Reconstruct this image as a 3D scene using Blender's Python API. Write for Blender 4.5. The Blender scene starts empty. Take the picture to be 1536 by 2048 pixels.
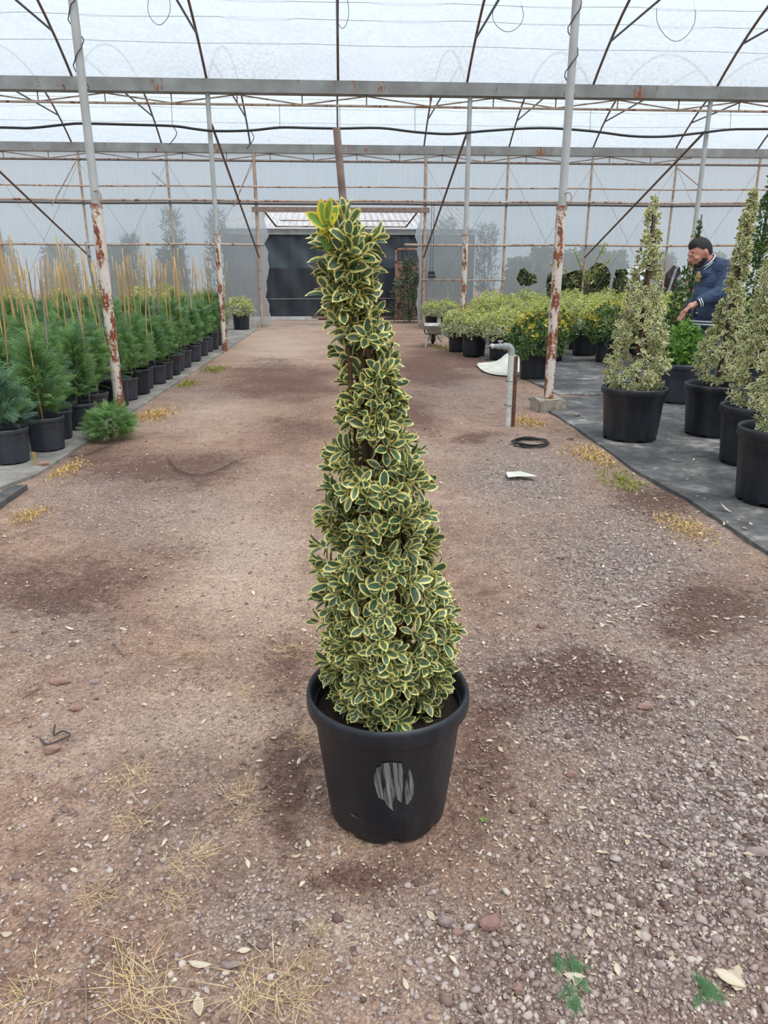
import bpy, bmesh, math, random
import numpy as np
from mathutils import Vector, Matrix, geometry
random.seed(7); rng = np.random.default_rng(7)
PI = math.pi
scene = bpy.context.scene
C = scene.collection

# ------------------------------------------------------------------ camera
FPX, CAMH, YH, VX = 1450.0, 1.35, 547.0, 674.0
TH = math.atan((1024-YH)/FPX)
PSI = math.atan((768-VX)/math.hypot(FPX, 1024-YH))
FW = np.array([math.sin(PSI)*math.cos(TH), math.cos(PSI)*math.cos(TH), -math.sin(TH)])
RT = np.array([math.cos(PSI), -math.sin(PSI), 0.0]); UP = np.cross(RT, FW)
CAM = np.array([0, 0, CAMH])
cd = bpy.data.cameras.new('camera'); cam = bpy.data.objects.new('camera', cd); C.objects.link(cam)
cd.sensor_fit = 'VERTICAL'; cd.sensor_height = 24.0; cd.lens = 24.0*FPX/2048.0; cd.clip_end = 400; cd.clip_start = 0.05
m = Matrix(((RT[0], UP[0], -FW[0], 0), (RT[1], UP[1], -FW[1], 0), (RT[2], UP[2], -FW[2], CAMH), (0, 0, 0, 1)))
cam.matrix_world = m; scene.camera = cam
def ray(x, y): return FW + RT*(x-768)/FPX + UP*(1024-y)/FPX
def G(x, y, z=0.0):
    d = ray(x, y); return CAM + d*((z-CAMH)/d[2])
def AY(x, y, Y):
    d = ray(x, y); return CAM + d*(Y/d[1])
def PX(p):
    v = np.asarray(p, float) - CAM; z = v@FW
    return 768+FPX*(v@RT)/z, 1024-FPX*(v@UP)/z, z

# ------------------------------------------------------------------ world, light, exposure
w = bpy.data.worlds.new('overcast_sky'); scene.world = w; w.use_nodes = True
bg = w.node_tree.nodes['Background']; bg.inputs['Color'].default_value = (0.79, 0.895, 1.0, 1); bg.inputs['Strength'].default_value = 0.60
sd = bpy.data.lights.new('sun', 'SUN'); so = bpy.data.objects.new('sun', sd); C.objects.link(so)
sd.energy = 3.9; sd.angle = math.radians(50); sd.color = (1.0, 0.96, 0.9)
so.rotation_euler = (math.radians(22), math.radians(18), 0)
vs = scene.view_settings; vs.view_transform = 'Standard'; vs.look = 'None'; vs.gamma = 1.0; vs.exposure = 0.50; vs.use_curve_mapping = False

# ------------------------------------------------------------------ materials
def lin(r, g, b):
    return tuple(((c/255)/12.92 if c/255 <= .04045 else ((c/255+.055)/1.055)**2.4) for c in (r, g, b)) + (1.0,)
class NT:
    def __init__(s, name):
        s.m = bpy.data.materials.new(name); s.m.use_nodes = True; s.t = s.m.node_tree
        s.b = s.t.nodes['Principled BSDF']; s.out = s.t.nodes['Material Output']
    def n(s, typ, **kw):
        nd = s.t.nodes.new(typ)
        for k, v in kw.items():
            if k.startswith('i_'):
                key = k[2:]; key = int(key) if key.isdigit() else key.replace('_', ' ')
                nd.inputs[key].default_value = v
            else: setattr(nd, k, v)
        return nd
    def l(s, a, b): s.t.links.new(a, b)
    def coord(s, which='Object', scale=(1, 1, 1)):
        tc = s.n('ShaderNodeTexCoord'); mp = s.n('ShaderNodeMapping'); mp.inputs['Scale'].default_value = scale
        s.l(tc.outputs[which], mp.inputs['Vector']); return mp.outputs['Vector']
    def noise(s, vec, scale, detail=4, rough=.55):
        nd = s.n('ShaderNodeTexNoise'); nd.inputs['Scale'].default_value = scale; nd.inputs['Detail'].default_value = detail
        nd.inputs['Roughness'].default_value = rough
        if vec is not None: s.l(vec, nd.inputs['Vector'])
        return nd.outputs['Fac']
    def ramp(s, fac, stops):
        nd = s.n('ShaderNodeValToRGB'); e = nd.color_ramp.elements
        while len(e) < len(stops): e.new(.5)
        for i, (p, c) in enumerate(stops):
            e[i].position = p; e[i].color = c if len(c) == 4 else (*c, 1)
        s.l(fac, nd.inputs['Fac']); return nd.outputs['Color']
    def mr(s, fac, a, b, c=0., d=1.):
        nd = s.n('ShaderNodeMapRange'); nd.inputs[1].default_value = a; nd.inputs[2].default_value = b
        nd.inputs[3].default_value = c; nd.inputs[4].default_value = d; s.l(fac, nd.inputs[0]); return nd.outputs[0]
    def math(s, op, a, b=None):
        nd = s.n('ShaderNodeMath', operation=op)
        for i, v in enumerate((a, b)):
            if v is None: continue
            if isinstance(v, (int, float)): nd.inputs[i].default_value = v
            else: s.l(v, nd.inputs[i])
        return nd.outputs[0]
    def mix(s, fac, a, b):
        nd = s.n('ShaderNodeMix', data_type='RGBA')
        for sock, v in ((nd.inputs[0], fac), (nd.inputs[6], a), (nd.inputs[7], b)):
            if isinstance(v, (int, float)): sock.default_value = v
            elif isinstance(v, tuple): sock.default_value = v
            else: s.l(v, sock)
        return nd.outputs[2]
    def attr(s, name):
        nd = s.n('ShaderNodeAttribute', attribute_name=name); return nd.outputs['Fac']
    def bump(s, h, strength=.4, dist=.01):
        nd = s.n('ShaderNodeBump'); nd.inputs['Strength'].default_value = strength; nd.inputs['Distance'].default_value = dist
        s.l(h, nd.inputs['Height']); s.l(nd.outputs[0], s.b.inputs['Normal'])
    def col(s, c):
        if isinstance(c, tuple): s.b.inputs['Base Color'].default_value = c
        else: s.l(c, s.b.inputs['Base Color'])
        return s
    def rough(s, r): s.b.inputs['Roughness'].default_value = r; return s
    def set(s, **kw):
        for k, v in kw.items(): s.b.inputs[k.replace('_', ' ')].default_value = v
        return s
def simple(name, c, r=.6, nscale=None, c2=None, bump=0, **kw):
    t = NT(name); t.rough(r)
    if nscale:
        v = t.coord(); f = t.noise(v, nscale); t.col(t.ramp(f, [(.35, c), (.68, c2)]))
        if bump: t.bump(f, bump, .005)
    else: t.col(c)
    t.set(**kw); return t.m
M = {}
def pipe_mat(name, paint, rustlo, amt, metal=0.0, scale=9, zfade=None):
    t = NT(name); t.rough(.55); v = t.coord('Object'); vz = t.coord('Object', (1, 1, .35))
    f = t.noise(vz, scale, 8, .68); f2 = t.noise(v, scale*5, 3)
    f = t.math('ADD', f, t.math('MULTIPLY', f2, .22))
    if zfade:
        sp = t.n('ShaderNodeSeparateXYZ'); t.l(v, sp.inputs[0])
        f = t.math('ADD', f, t.mr(sp.outputs[2], zfade[0], zfade[1], zfade[2], zfade[3]))
    mask = t.mr(f, amt, amt+.06)
    rust = t.ramp(t.noise(v, scale*3, 5), [(.3, lin(86, 44, 26)), (.55, lin(140, 76, 42)), (.75, lin(172, 106, 62))])
    pc = t.ramp(t.noise(v, 3, 4), [(.3, paint), (.7, rustlo)])
    t.col(t.mix(mask, pc, rust)); t.bump(f2, .25, .002); t.set(Metallic=metal); return t.m
M['post_lo'] = pipe_mat('chipped white paint over rust', lin(222, 214, 204), lin(204, 190, 176), .635, zfade=(0, 2.2, .09, -.02))
M['post_hi'] = pipe_mat('weathered white paint', lin(186, 188, 186), lin(160, 160, 156), .80)
M['gutter'] = pipe_mat('grey galvanised steel with rust', lin(148, 150, 148), lin(120, 120, 116), .715, scale=4)
M['pipe'] = pipe_mat('dull steel pipe', lin(120, 106, 96), lin(92, 78, 70), .66, scale=6)
M['pipe_rusty'] = pipe_mat('rusty pipe', lin(190, 174, 160), lin(156, 128, 106), .66, scale=7)
M['pipe_dark'] = simple('dark steel', lin(70, 62, 62), .6, 12, lin(96, 84, 80))
M['wire'] = simple('thin wire', lin(128, 128, 132), .5)
M['wiredark'] = simple('dark wire', lin(60, 58, 58), .6)
M['hose'] = simple('black hose', lin(34, 36, 38), .5)
M['concrete'] = simple('concrete', lin(168, 158, 144), .9, 22, lin(128, 118, 106), .5)
M['stem'] = simple('woody stem', lin(92, 66, 48), .8, 40, lin(58, 40, 30), .4)
M['stake'] = simple('weathered wooden stake', lin(150, 130, 118), .8, 30, lin(112, 92, 84), .3)
M['soil'] = simple('dark potting soil', lin(46, 34, 28), .95, 60, lin(24, 17, 14), .8)
def cane_mat(name, a, b):
    t = NT(name); t.rough(.5); oi = t.n('ShaderNodeObjectInfo'); v = t.coord('Object', (1, 1, .2))
    f = t.math('ADD', t.math('MULTIPLY', t.noise(v, 25), .6), t.math('MULTIPLY', oi.outputs['Random'], .4))
    t.col(t.ramp(f, [(.25, a), (.75, b)])); return t.m
M['cane'] = cane_mat('bamboo cane', lin(150, 118, 72), lin(206, 172, 116))
M['canegrey'] = cane_mat('grey wooden cane', lin(112, 96, 86), lin(176, 160, 148))
def pot_mat(name, base, dust, amt):
    t = NT(name); v = t.coord('Object'); vz = t.coord('Object', (1, 1, .18))
    f = t.noise(v, 55, 3); g = t.noise(vz, 9, 6, .65)
    mask = t.math('MULTIPLY', t.mr(g, .45, .8, 0, amt), t.mr(f, .35, .7, .3, 1))
    sp = t.noise(v, 240, 2); mask = t.math('MAXIMUM', mask, t.mr(sp, .70, .76, 0, .25))
    t.col(t.mix(mask, base, dust)); t.rough(.42); t.bump(f, .06, .002); return t.m
M['pot'] = pot_mat('black nursery plastic', lin(21, 26, 35), lin(112, 112, 112), .30)
M['potgrey'] = pot_mat('faded grey nursery plastic', lin(42, 47, 56), lin(120, 120, 120), .35)
def scuff():
    t = NT('dry grey scuff'); v = t.coord('UV', (26, 1.3, 1)); f = t.noise(v, 1.6, 4, .7)
    t.col(t.ramp(f, [(.40, lin(24, 29, 38)), (.52, lin(112, 112, 108)), (.70, lin(166, 162, 154))])); t.rough(.8); return t.m
M['scuff'] = scuff()
def leaf_mat(name, green, green2, edge, edge2, w0, w1, rough=.34, trans=.18):
    t = NT(name); t.rough(rough)
    e = t.attr('edge'); r = t.attr('rnd'); v = t.coord('Object')
    nz = t.math('MULTIPLY', t.math('SUBTRACT', t.noise(v, 130, 3), .5), .40)
    thr = t.math('MULTIPLY', t.math('SUBTRACT', r, .5), .22)
    mask = t.mr(t.math('ADD', t.math('ADD', e, nz), thr), w0, w1)
    gc = t.mix(r, green, green2); ec = t.mix(t.noise(v, 14, 2), edge, edge2)
    c = t.mix(mask, gc, ec); t.col(c)
    if trans:
        tr = t.n('ShaderNodeBsdfTranslucent'); t.l(c, tr.inputs['Color'])
        mx = t.n('ShaderNodeMixShader'); mx.inputs[0].default_value = trans
        t.l(t.b.outputs[0], mx.inputs[1]); t.l(tr.outputs[0], mx.inputs[2]); t.l(mx.outputs[0], t.out.inputs['Surface'])
    return t.m
M['bravo'] = leaf_mat('variegated leaf with cream margin', lin(66, 93, 68), lin(104, 128, 96), lin(246, 238, 168), lin(236, 222, 120), .56, .68)
M['bravo_far'] = leaf_mat('variegated leaf with broad cream margin', lin(80, 104, 72), lin(118, 136, 98), lin(250, 246, 204), lin(242, 230, 154), .50, .68)
M['bravo_new'] = leaf_mat('new leaf with yellow margin', lin(112, 152, 62), lin(142, 176, 80), lin(240, 224, 84), lin(232, 206, 60), .52, .7, trans=.3)
M['bushvar'] = leaf_mat('variegated bush leaf', lin(70, 98, 64), lin(112, 134, 90), lin(244, 242, 206), lin(228, 228, 158), .55, .78)
M['bushnew'] = leaf_mat('yellow-green young bush leaf', lin(120, 148, 70), lin(158, 178, 92), lin(236, 234, 160), lin(220, 214, 110), .5, .8)
M['bushdark'] = leaf_mat('dark green leaf', lin(44, 80, 44), lin(76, 116, 58), lin(72, 112, 56), lin(190, 176, 60), .6, 1.4)
M['bushyellow'] = leaf_mat('golden leaf', lin(200, 176, 50), lin(226, 196, 60), lin(226, 196, 60), lin(120, 140, 50), .4, .9)
M['green'] = leaf_mat('fresh green leaf', lin(74, 120, 54), lin(124, 164, 76), lin(110, 152, 66), lin(146, 182, 90), .4, 1.0)
M['conifer'] = leaf_mat('conifer foliage', lin(82, 122, 70), lin(124, 162, 90), lin(98, 140, 78), lin(152, 184, 106), .2, 1.0, .6, .2)
M['coniferblue'] = leaf_mat('blue-green conifer foliage', lin(78, 114, 88), lin(108, 142, 110), lin(98, 134, 106), lin(128, 160, 128), .2, 1.0, .6, .2)
M['outgreen'] = leaf_mat('olive green foliage', lin(66, 84, 56), lin(96, 112, 72), lin(100, 116, 76), lin(130, 138, 90), .3, 1.0, .6, .2)
M['reed'] = leaf_mat('grey-green narrow leaf', lin(70, 88, 72), lin(100, 114, 92), lin(90, 108, 88), lin(110, 124, 100), .3, 1.0, .6, .2)
M['straw'] = leaf_mat('dry straw', lin(206, 174, 118), lin(232, 206, 156), lin(216, 186, 130), lin(236, 214, 168), .3, 1.0, .8, .1)
M['mossy'] = leaf_mat('yellow dry moss', lin(200, 164, 98), lin(224, 194, 128), lin(214, 180, 112), lin(228, 202, 142), .3, 1.0, .9, .1)
M['mossg'] = leaf_mat('green moss', lin(108, 142, 60), lin(172, 170, 80), lin(130, 152, 66), lin(200, 180, 90), .3, 1.0, .9, .1)
M['dryleaf'] = leaf_mat('dry cream fallen leaf', lin(176, 154, 124), lin(230, 220, 200), lin(196, 172, 140), lin(222, 206, 178), .2, 1.0, .8, .1)
M['sprig'] = leaf_mat('cut green conifer sprig', lin(56, 104, 60), lin(80, 130, 76), lin(80, 130, 76), lin(100, 146, 90), .3, 1.0, .6, .1)

def film(name, tint, transp, dirt=.0, zlo=0, zhi=1):
    t = NT(name); v = t.coord('Object'); vs_ = t.coord('Object', (9, 9, .7))
    streak = t.noise(vs_, 2.2, 5, .65); blot = t.noise(v, .7, 3)
    f = t.math('MULTIPLY', t.mr(streak, .42, .75), t.mr(blot, .3, .7, .35, 1))
    if dirt:
        sp = t.n('ShaderNodeSeparateXYZ'); t.l(v, sp.inputs[0]); f = t.math('MULTIPLY', f, t.mr(sp.outputs[2], zlo, zhi, 1.0, .22))
    c = t.mix(t.math('MULTIPLY', f, dirt), tint, lin(150, 138, 118))
    tr = t.n('ShaderNodeBsdfTranslucent'); t.l(c, tr.inputs['Color'])
    tp = t.n('ShaderNodeBsdfTransparent'); t.l(c, tp.inputs['Color'])
    df = t.n('ShaderNodeBsdfDiffuse'); df.inputs['Color'].default_value = (.8, .84, .88, 1)
    m1 = t.n('ShaderNodeMixShader'); m1.inputs[0].default_value = transp; t.l(tr.outputs[0], m1.inputs[1]); t.l(tp.outputs[0], m1.inputs[2])
    m2 = t.n('ShaderNodeMixShader'); m2.inputs[0].default_value = .10; t.l(m1.outputs[0], m2.inputs[1]); t.l(df.outputs[0], m2.inputs[2])
    bp = t.n('ShaderNodeBump'); bp.inputs['Strength'].default_value = .5; bp.inputs['Distance'].default_value = .05
    t.l(t.noise(v, 2.5, 4), bp.inputs['Height']); t.l(bp.outputs[0], tr.inputs['Normal']); t.l(bp.outputs[0], df.inputs['Normal'])
    t.l(m2.outputs[0], t.out.inputs['Surface']); return t.m
M['roof_film'] = film('greenhouse roof film', (.80, .855, .915, 1), .50, .55, 4.3, 5.4)
M['wall_film'] = film('greenhouse wall film', (.90, .95, .97, 1), .42, .45, 0, 5)
M['flap'] = film('loose plastic sheet', (.92, .94, .94, 1), .25, .2, 0, 3)
M['sheet'] = simple('crumpled white plastic', lin(226, 226, 216), .45, 8, lin(200, 196, 180), .5)
def mat_cloth(name, a, b, dusty):
    t = NT(name); v = t.coord('Object'); f = t.noise(v, 2.2, 6, .62); f2 = t.noise(v, 14, 4); g = t.noise(v, 70, 3)
    k = t.math('ADD', t.math('MULTIPLY', f, .75), t.math('MULTIPLY', f2, .3))
    c = t.ramp(k, [(.44, a), (.57, b), (.70, dusty)])
    t.col(t.mix(t.mr(g, .62, .75, 0, .5), c, lin(150, 132, 112))); t.rough(.75); t.bump(f2, .3, .01); return t.m
M['mat'] = mat_cloth('dusty black ground-cover fabric', lin(66, 66, 68), lin(100, 98, 96), lin(168, 164, 158))
M['slab'] = mat_cloth('dusty concrete strip', lin(120, 116, 112), lin(148, 142, 134), lin(176, 168, 156))
M['board'] = simple('grey weathered board', lin(96, 94, 92), .85, 9, lin(62, 60, 58), .3)
M['rock'] = simple('purple-grey rock', lin(158, 142, 136), .9, 14, lin(120, 100, 94), .6)
M['rockpink'] = simple('reddish rock', lin(166, 132, 120), .9, 14, lin(124, 92, 82), .6)
def ground_mat():
    t = NT('reddish gravelly soil'); v = t.coord('Object'); t.rough(.93)
    big = t.noise(v, 1.3, 6, .65); mid = t.noise(v, 9, 8, .75); fine = t.noise(v, 70, 6, .75)
    damp_shade = t.attr('damp_shade'); grav = t.attr('gravel'); light = t.attr('dust')
    base = t.ramp(t.math('ADD', t.math('MULTIPLY', big, .4), t.math('MULTIPLY', mid, .6)), [(.38, lin(126, 94, 77)), (.50, lin(170, 136, 115)), (.64, lin(202, 172, 150))])
    base = t.mix(t.math('MULTIPLY', light, .75), base, lin(216, 190, 169))
    vo = t.n('ShaderNodeTexVoronoi'); vo.inputs['Scale'].default_value = 75; t.l(v, vo.inputs['Vector'])
    vsep = t.n('ShaderNodeSeparateColor'); t.l(vo.outputs['Color'], vsep.inputs[0])
    pe = t.ramp(vsep.outputs[0], [(0, lin(116, 98, 94)), (.35, lin(150, 132, 126)), (.7, lin(178, 162, 154)), (.93, lin(196, 182, 170)), (1, lin(224, 214, 192))])
    pe = t.mix(t.mr(vo.outputs['Distance'], .35, .75, 0, .6), pe, lin(92, 76, 70))
    c = t.mix(grav, base, pe)
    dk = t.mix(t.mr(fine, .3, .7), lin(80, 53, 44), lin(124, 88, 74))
    dmask = t.mr(t.math('ADD', damp_shade, t.math('ADD', t.math('MULTIPLY', t.math('SUBTRACT', mid, .5), 1.7), t.math('MULTIPLY', t.math('SUBTRACT', t.noise(v, 30, 5, .7), .5), 1.1))), .32, .72)  # darkens damp soil and the pot shadow painted into the soil colour
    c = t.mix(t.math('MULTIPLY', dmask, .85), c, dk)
    v3 = t.n('ShaderNodeTexVoronoi'); v3.inputs['Scale'].default_value = 26; t.l(v, v3.inputs['Vector'])
    chip = t.math('MULTIPLY', t.mr(v3.outputs['Distance'], .10, .17, 1, 0), t.mr(t.noise(v, 3.2, 3), .48, .62))
    c = t.mix(t.math('MULTIPLY', chip, .75), c, lin(216, 198, 172))
    vg = t.n('ShaderNodeTexVoronoi'); vg.inputs['Scale'].default_value = 170; t.l(v, vg.inputs['Vector'])
    vgs = t.n('ShaderNodeSeparateColor'); t.l(vg.outputs['Color'], vgs.inputs[0])
    gritmask = t.mr(t.noise(v, 5, 4, .7), .40, .60, .35, 1)
    grit = t.math('MULTIPLY', t.math('SUBTRACT', vgs.outputs[1], .5), t.math('MULTIPLY', gritmask, .62))
    edge_ = t.mr(vg.outputs['Distance'], .3, .7, 0, -.22)
    gr2 = t.math('ADD', t.math('ADD', t.mr(fine, .35, .66, .72, 1.26), grit), edge_); mm = t.n('ShaderNodeMix', data_type='RGBA', blend_type='MULTIPLY'); mm.inputs[0].default_value = 1; t.l(c, mm.inputs[6]); t.l(gr2, mm.inputs[7]); t.col(mm.outputs[2])
    hgt = t.math('ADD', t.math('MULTIPLY', fine, .5), t.math('MULTIPLY', t.math('SUBTRACT', 1, vo.outputs['Distance']), .8))
    t.bump(t.math('ADD', t.math('ADD', hgt, mid), t.math('MULTIPLY', t.math('SUBTRACT', 1, vg.outputs['Distance']), .35)), .8, .014); return t.m
M['ground'] = ground_mat()
def pebble_mat():
    t = NT('purple-grey gravel'); r = t.attr('rnd'); v = t.coord('Object')
    c = t.ramp(r, [(0, lin(96, 76, 70)), (.25, lin(138, 116, 108)), (.55, lin(170, 152, 146)), (.85, lin(198, 184, 176)), (1, lin(222, 210, 196))])
    t.col(t.mix(t.mr(t.noise(v, 160, 3), .35, .7, 0, .45), c, lin(140, 106, 90))); t.rough(.85); return t.m
M['pebble'] = pebble_mat()

# ------------------------------------------------------------------ helpers
def tag(o, label=None, cat=None, group=None, kind=None):
    for k, v in (('label', label), ('category', cat), ('group', group), ('kind', kind)):
        if v: o[k] = v
    return o
def link(name, mesh, parent=None, loc=(0, 0, 0)):
    o = bpy.data.objects.new(name, mesh); C.objects.link(o); o.location = loc
    if parent is not None: o.parent = parent
    return o
def empty(name, loc, label, cat, group=None, rz=0):
    o = bpy.data.objects.new(name, None); C.objects.link(o); o.location = loc; o.rotation_euler = (0, 0, rz); o.empty_display_size = .1
    return tag(o, label, cat, group)
def npmesh(name, V, Fq, mat, attrs=None, smooth=True, midx=None):
    """V (n,3), Fq (m,k) uniform faces"""
    V = np.ascontiguousarray(V, np.float32); Fq = np.ascontiguousarray(Fq, np.int32)
    me = bpy.data.meshes.new(name); nF, k = Fq.shape
    me.vertices.add(len(V)); me.vertices.foreach_set('co', V.ravel())
    me.loops.add(nF*k); me.loops.foreach_set('vertex_index', Fq.ravel())
    me.polygons.add(nF); me.polygons.foreach_set('loop_start', np.arange(0, nF*k, k, dtype=np.int32))
    if smooth: me.polygons.foreach_set('use_smooth', np.ones(nF, bool))
    mats = mat if isinstance(mat, (list, tuple)) else [mat]
    for q in mats: me.materials.append(q)
    if midx is not None: me.polygons.foreach_set('material_index', np.ascontiguousarray(midx, np.int32))
    for nm, arr in (attrs or {}).items():
        a = me.attributes.new(nm, 'FLOAT', 'POINT'); a.data.foreach_set('value', np.ascontiguousarray(arr, np.float32))
    me.update(); me.validate(); return me
class MB:
    def __init__(s): s.v = []; s.f = []
    def add(s, v, f):
        o = len(s.v); s.v += [tuple(map(float, p)) for p in v]; s.f += [tuple(i+o for i in q) for q in f]; return s
    def tube(s, pts, r, n=8, cap=True):
        pts = [Vector(map(float, p)) for p in pts]; rs = r if isinstance(r, (list, tuple)) else [r]*len(pts)
        vs_, fs = [], []; prev = None
        for i, p in enumerate(pts):
            t = (pts[min(i+1, len(pts)-1)]-pts[max(i-1, 0)]).normalized()
            if prev is None:
                a = t.orthogonal().normalized()
            else:
                a = (prev - t*prev.dot(t)).normalized()
            prev = a; b = t.cross(a)
            for k in range(n):
                an = 2*PI*k/n; vs_.append(p + (a*math.cos(an)+b*math.sin(an))*rs[i])
        for i in range(len(pts)-1):
            for k in range(n):
                fs.append((i*n+k, i*n+(k+1) % n, (i+1)*n+(k+1) % n, (i+1)*n+k))
        if cap: fs.append(tuple(range(n-1, -1, -1))); fs.append(tuple((len(pts)-1)*n+k for k in range(n)))
        return s.add(vs_, fs)
    def box(s, c, d, rz=0, rx=0, ry=0):
        R = Matrix.Rotation(rz, 3, 'Z')@Matrix.Rotation(ry, 3, 'Y')@Matrix.Rotation(rx, 3, 'X'); c = Vector(map(float, c)); v = []
        for z in (-.5, .5):
            for x, y in ((-.5, -.5), (.5, -.5), (.5, .5), (-.5, .5)): v.append(c+R@Vector((x*d[0], y*d[1], z*d[2])))
        return s.add(v, [(3, 2, 1, 0), (4, 5, 6, 7), (0, 1, 5, 4), (1, 2, 6, 5), (2, 3, 7, 6), (3, 0, 4, 7)])
    def lathe(s, prof, n=32, c=(0, 0, 0), rib=None, closed_bottom=True):
        v, f = [], []
        for (r, z) in prof:
            for k in range(n):
                a = 2*PI*k/n; rr = r
                if rib: rr = rib(r, z, a)
                v.append((c[0]+rr*math.cos(a), c[1]+rr*math.sin(a), c[2]+z))
        for i in range(len(prof)-1):
            for k in range(n): f.append((i*n+k, i*n+(k+1) % n, (i+1)*n+(k+1) % n, (i+1)*n+k))
        if closed_bottom: f.append(tuple(range(n-1, -1, -1)))
        return s.add(v, f)
    def mesh(s, name, mat, smooth=False, angle=None):
        me = bpy.data.meshes.new(name); me.from_pydata(s.v, [], s.f); me.update()
        me.materials.append(mat)
        if smooth:
            me.polygons.foreach_set('use_smooth', [len(p.vertices) <= 4 for p in me.polygons])
            if angle: me.set_sharp_from_angle(angle=math.radians(angle))
        return me
    def build(s, name, mat, parent=None, loc=(0, 0, 0), smooth=True, angle=40):
        return link(name, s.mesh(name, mat, smooth, angle), parent, loc)
def tubeobj(name, pts, r, mat, parent=None, n=8, origin=None):
    o = np.array(origin if origin is not None else (0, 0, 0), float)
    return MB().tube([np.asarray(p, float)-o for p in pts], r, n).build(name, mat, parent, tuple(o), True, 60)
def catenary(a, b, sag, n=14):
    a, b = np.asarray(a, float), np.asarray(b, float)
    return [a+(b-a)*t-np.array([0, 0, sag*4*t*(1-t)]) for t in np.linspace(0, 1, n)]
def smoothcurve(P, n=6):
    P = [np.asarray(p, float) for p in P]; out = []
    for i in range(len(P)-1):
        p0, p1, p2, p3 = P[max(i-1, 0)], P[i], P[i+1], P[min(i+2, len(P)-1)]
        for t in np.linspace(0, 1, n, endpoint=False):
            out.append(.5*((2*p1)+(-p0+p2)*t+(2*p0-5*p1+4*p2-p3)*t*t+(-p0+3*p1-3*p2+p3)*t**3))
    return out+[P[-1]]
def vnoise(x, y, seed=0):
    xi = np.floor(x).astype(np.int64); yi = np.floor(y).astype(np.int64); fx = x-xi; fy = y-yi
    def hsh(a, b):
        n = (a*374761393+b*668265263+seed*974711) & 0xffffffff; n = ((n ^ (n >> 13))*1274126177) & 0xffffffff
        return ((n ^ (n >> 16)) & 0xffff)/65535.0
    u = fx*fx*(3-2*fx); v = fy*fy*(3-2*fy)
    return (hsh(xi, yi)*(1-u)+hsh(xi+1, yi)*u)*(1-v)+(hsh(xi, yi+1)*(1-u)+hsh(xi+1, yi+1)*u)*v
def fbm(x, y, seed=0, o=4):
    s = 0; a = .5
    for i in range(o): s = s+a*vnoise(x*2**i, y*2**i, seed+i); a *= .5
    return s

# ------------------------------------------------------------------ floor
def blob(px, py, lst):
    s = np.zeros_like(px)
    for cx, cy, rx, ry, a in lst: s = np.maximum(s, a*np.exp(-(((px-cx)/rx)**2+((py-cy)/ry)**2)))
    return s
DAMP_SHADE = [(110, 1190, 230, 90, .95), (330, 1120, 120, 50, .5), (560, 1320, 110, 120, .6), (600, 1560, 70, 150, .75), (790, 1720, 190, 50, .8), (960, 1560, 90, 150, .7), (1000, 1440, 110, 70, .8), (1150, 1370, 230, 80, .95),  # damp soil patches; those round the big pot paint its soft shadow
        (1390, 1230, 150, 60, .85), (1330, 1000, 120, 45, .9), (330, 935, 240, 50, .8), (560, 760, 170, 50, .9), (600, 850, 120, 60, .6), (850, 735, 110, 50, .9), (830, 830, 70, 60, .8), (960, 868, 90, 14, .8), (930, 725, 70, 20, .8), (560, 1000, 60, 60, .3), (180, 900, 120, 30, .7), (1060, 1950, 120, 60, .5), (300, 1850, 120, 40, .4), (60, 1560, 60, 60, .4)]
DUST = [(560, 690, 110, 45, 1.), (480, 1130, 150, 170, .8), (400, 1450, 260, 110, .7), (730, 1830, 120, 60, .9), (400, 830, 110, 40, .6), (1010, 960, 130, 100, .5), (900, 660, 40, 15, .6), (640, 650, 150, 14, .9), (850, 900, 60, 30, .6), (200, 1500, 200, 60, .4)]
GRAV = [(1400, 1650, 300, 460, 1.), (1250, 1130, 230, 200, .95), (1050, 960, 170, 90, .85), (1150, 1400, 200, 150, .9), (1100, 1960, 300, 150, .75), (250, 1000, 240, 90, .55), (100, 1250, 180, 120, .5), (560, 1800, 180, 130, .6), (900, 1850, 160, 120, .6), (930, 780, 120, 60, .6), (330, 1650, 200, 140, .35), (400, 790, 80, 30, .6), (640, 645, 200, 8, .9), (620, 1990, 300, 80, .4)]
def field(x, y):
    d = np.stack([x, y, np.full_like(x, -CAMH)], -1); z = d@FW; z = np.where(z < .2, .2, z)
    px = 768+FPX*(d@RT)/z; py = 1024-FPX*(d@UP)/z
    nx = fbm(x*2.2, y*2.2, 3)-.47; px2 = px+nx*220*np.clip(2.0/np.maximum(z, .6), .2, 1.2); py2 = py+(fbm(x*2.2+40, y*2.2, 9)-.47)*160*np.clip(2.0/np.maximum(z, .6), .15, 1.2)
    dm = np.clip(blob(px2, py2, DAMP_SHADE)+(fbm(x*1.7, y*1.7, 21)-.5)*.5, 0, 1)
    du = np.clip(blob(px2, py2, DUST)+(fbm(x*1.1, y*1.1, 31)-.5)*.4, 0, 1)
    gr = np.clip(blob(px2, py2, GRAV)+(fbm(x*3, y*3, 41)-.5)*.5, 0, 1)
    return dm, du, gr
def gheight(x, y):
    h = (fbm(x*1.3, y*1.3, 5)-.47)*.030+(fbm(x*6, y*6, 6)-.47)*.014
    return np.minimum(h, .012)-.004
xs = np.concatenate([np.linspace(-26, -3.2, 60), np.arange(-3.2, 3.2, .035), np.linspace(3.2, 26, 60)])
ys = np.concatenate([np.linspace(-8, .5, 24), np.arange(.5, 8.5, .035), np.linspace(8.5, 26, 160), np.linspace(26.4, 70, 20)])
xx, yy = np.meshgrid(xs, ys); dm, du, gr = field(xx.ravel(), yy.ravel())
hz = gheight(xx.ravel(), yy.ravel())
V = np.stack([xx.ravel(), yy.ravel(), hz], -1); nx_, ny_ = len(xs), len(ys)
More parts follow.
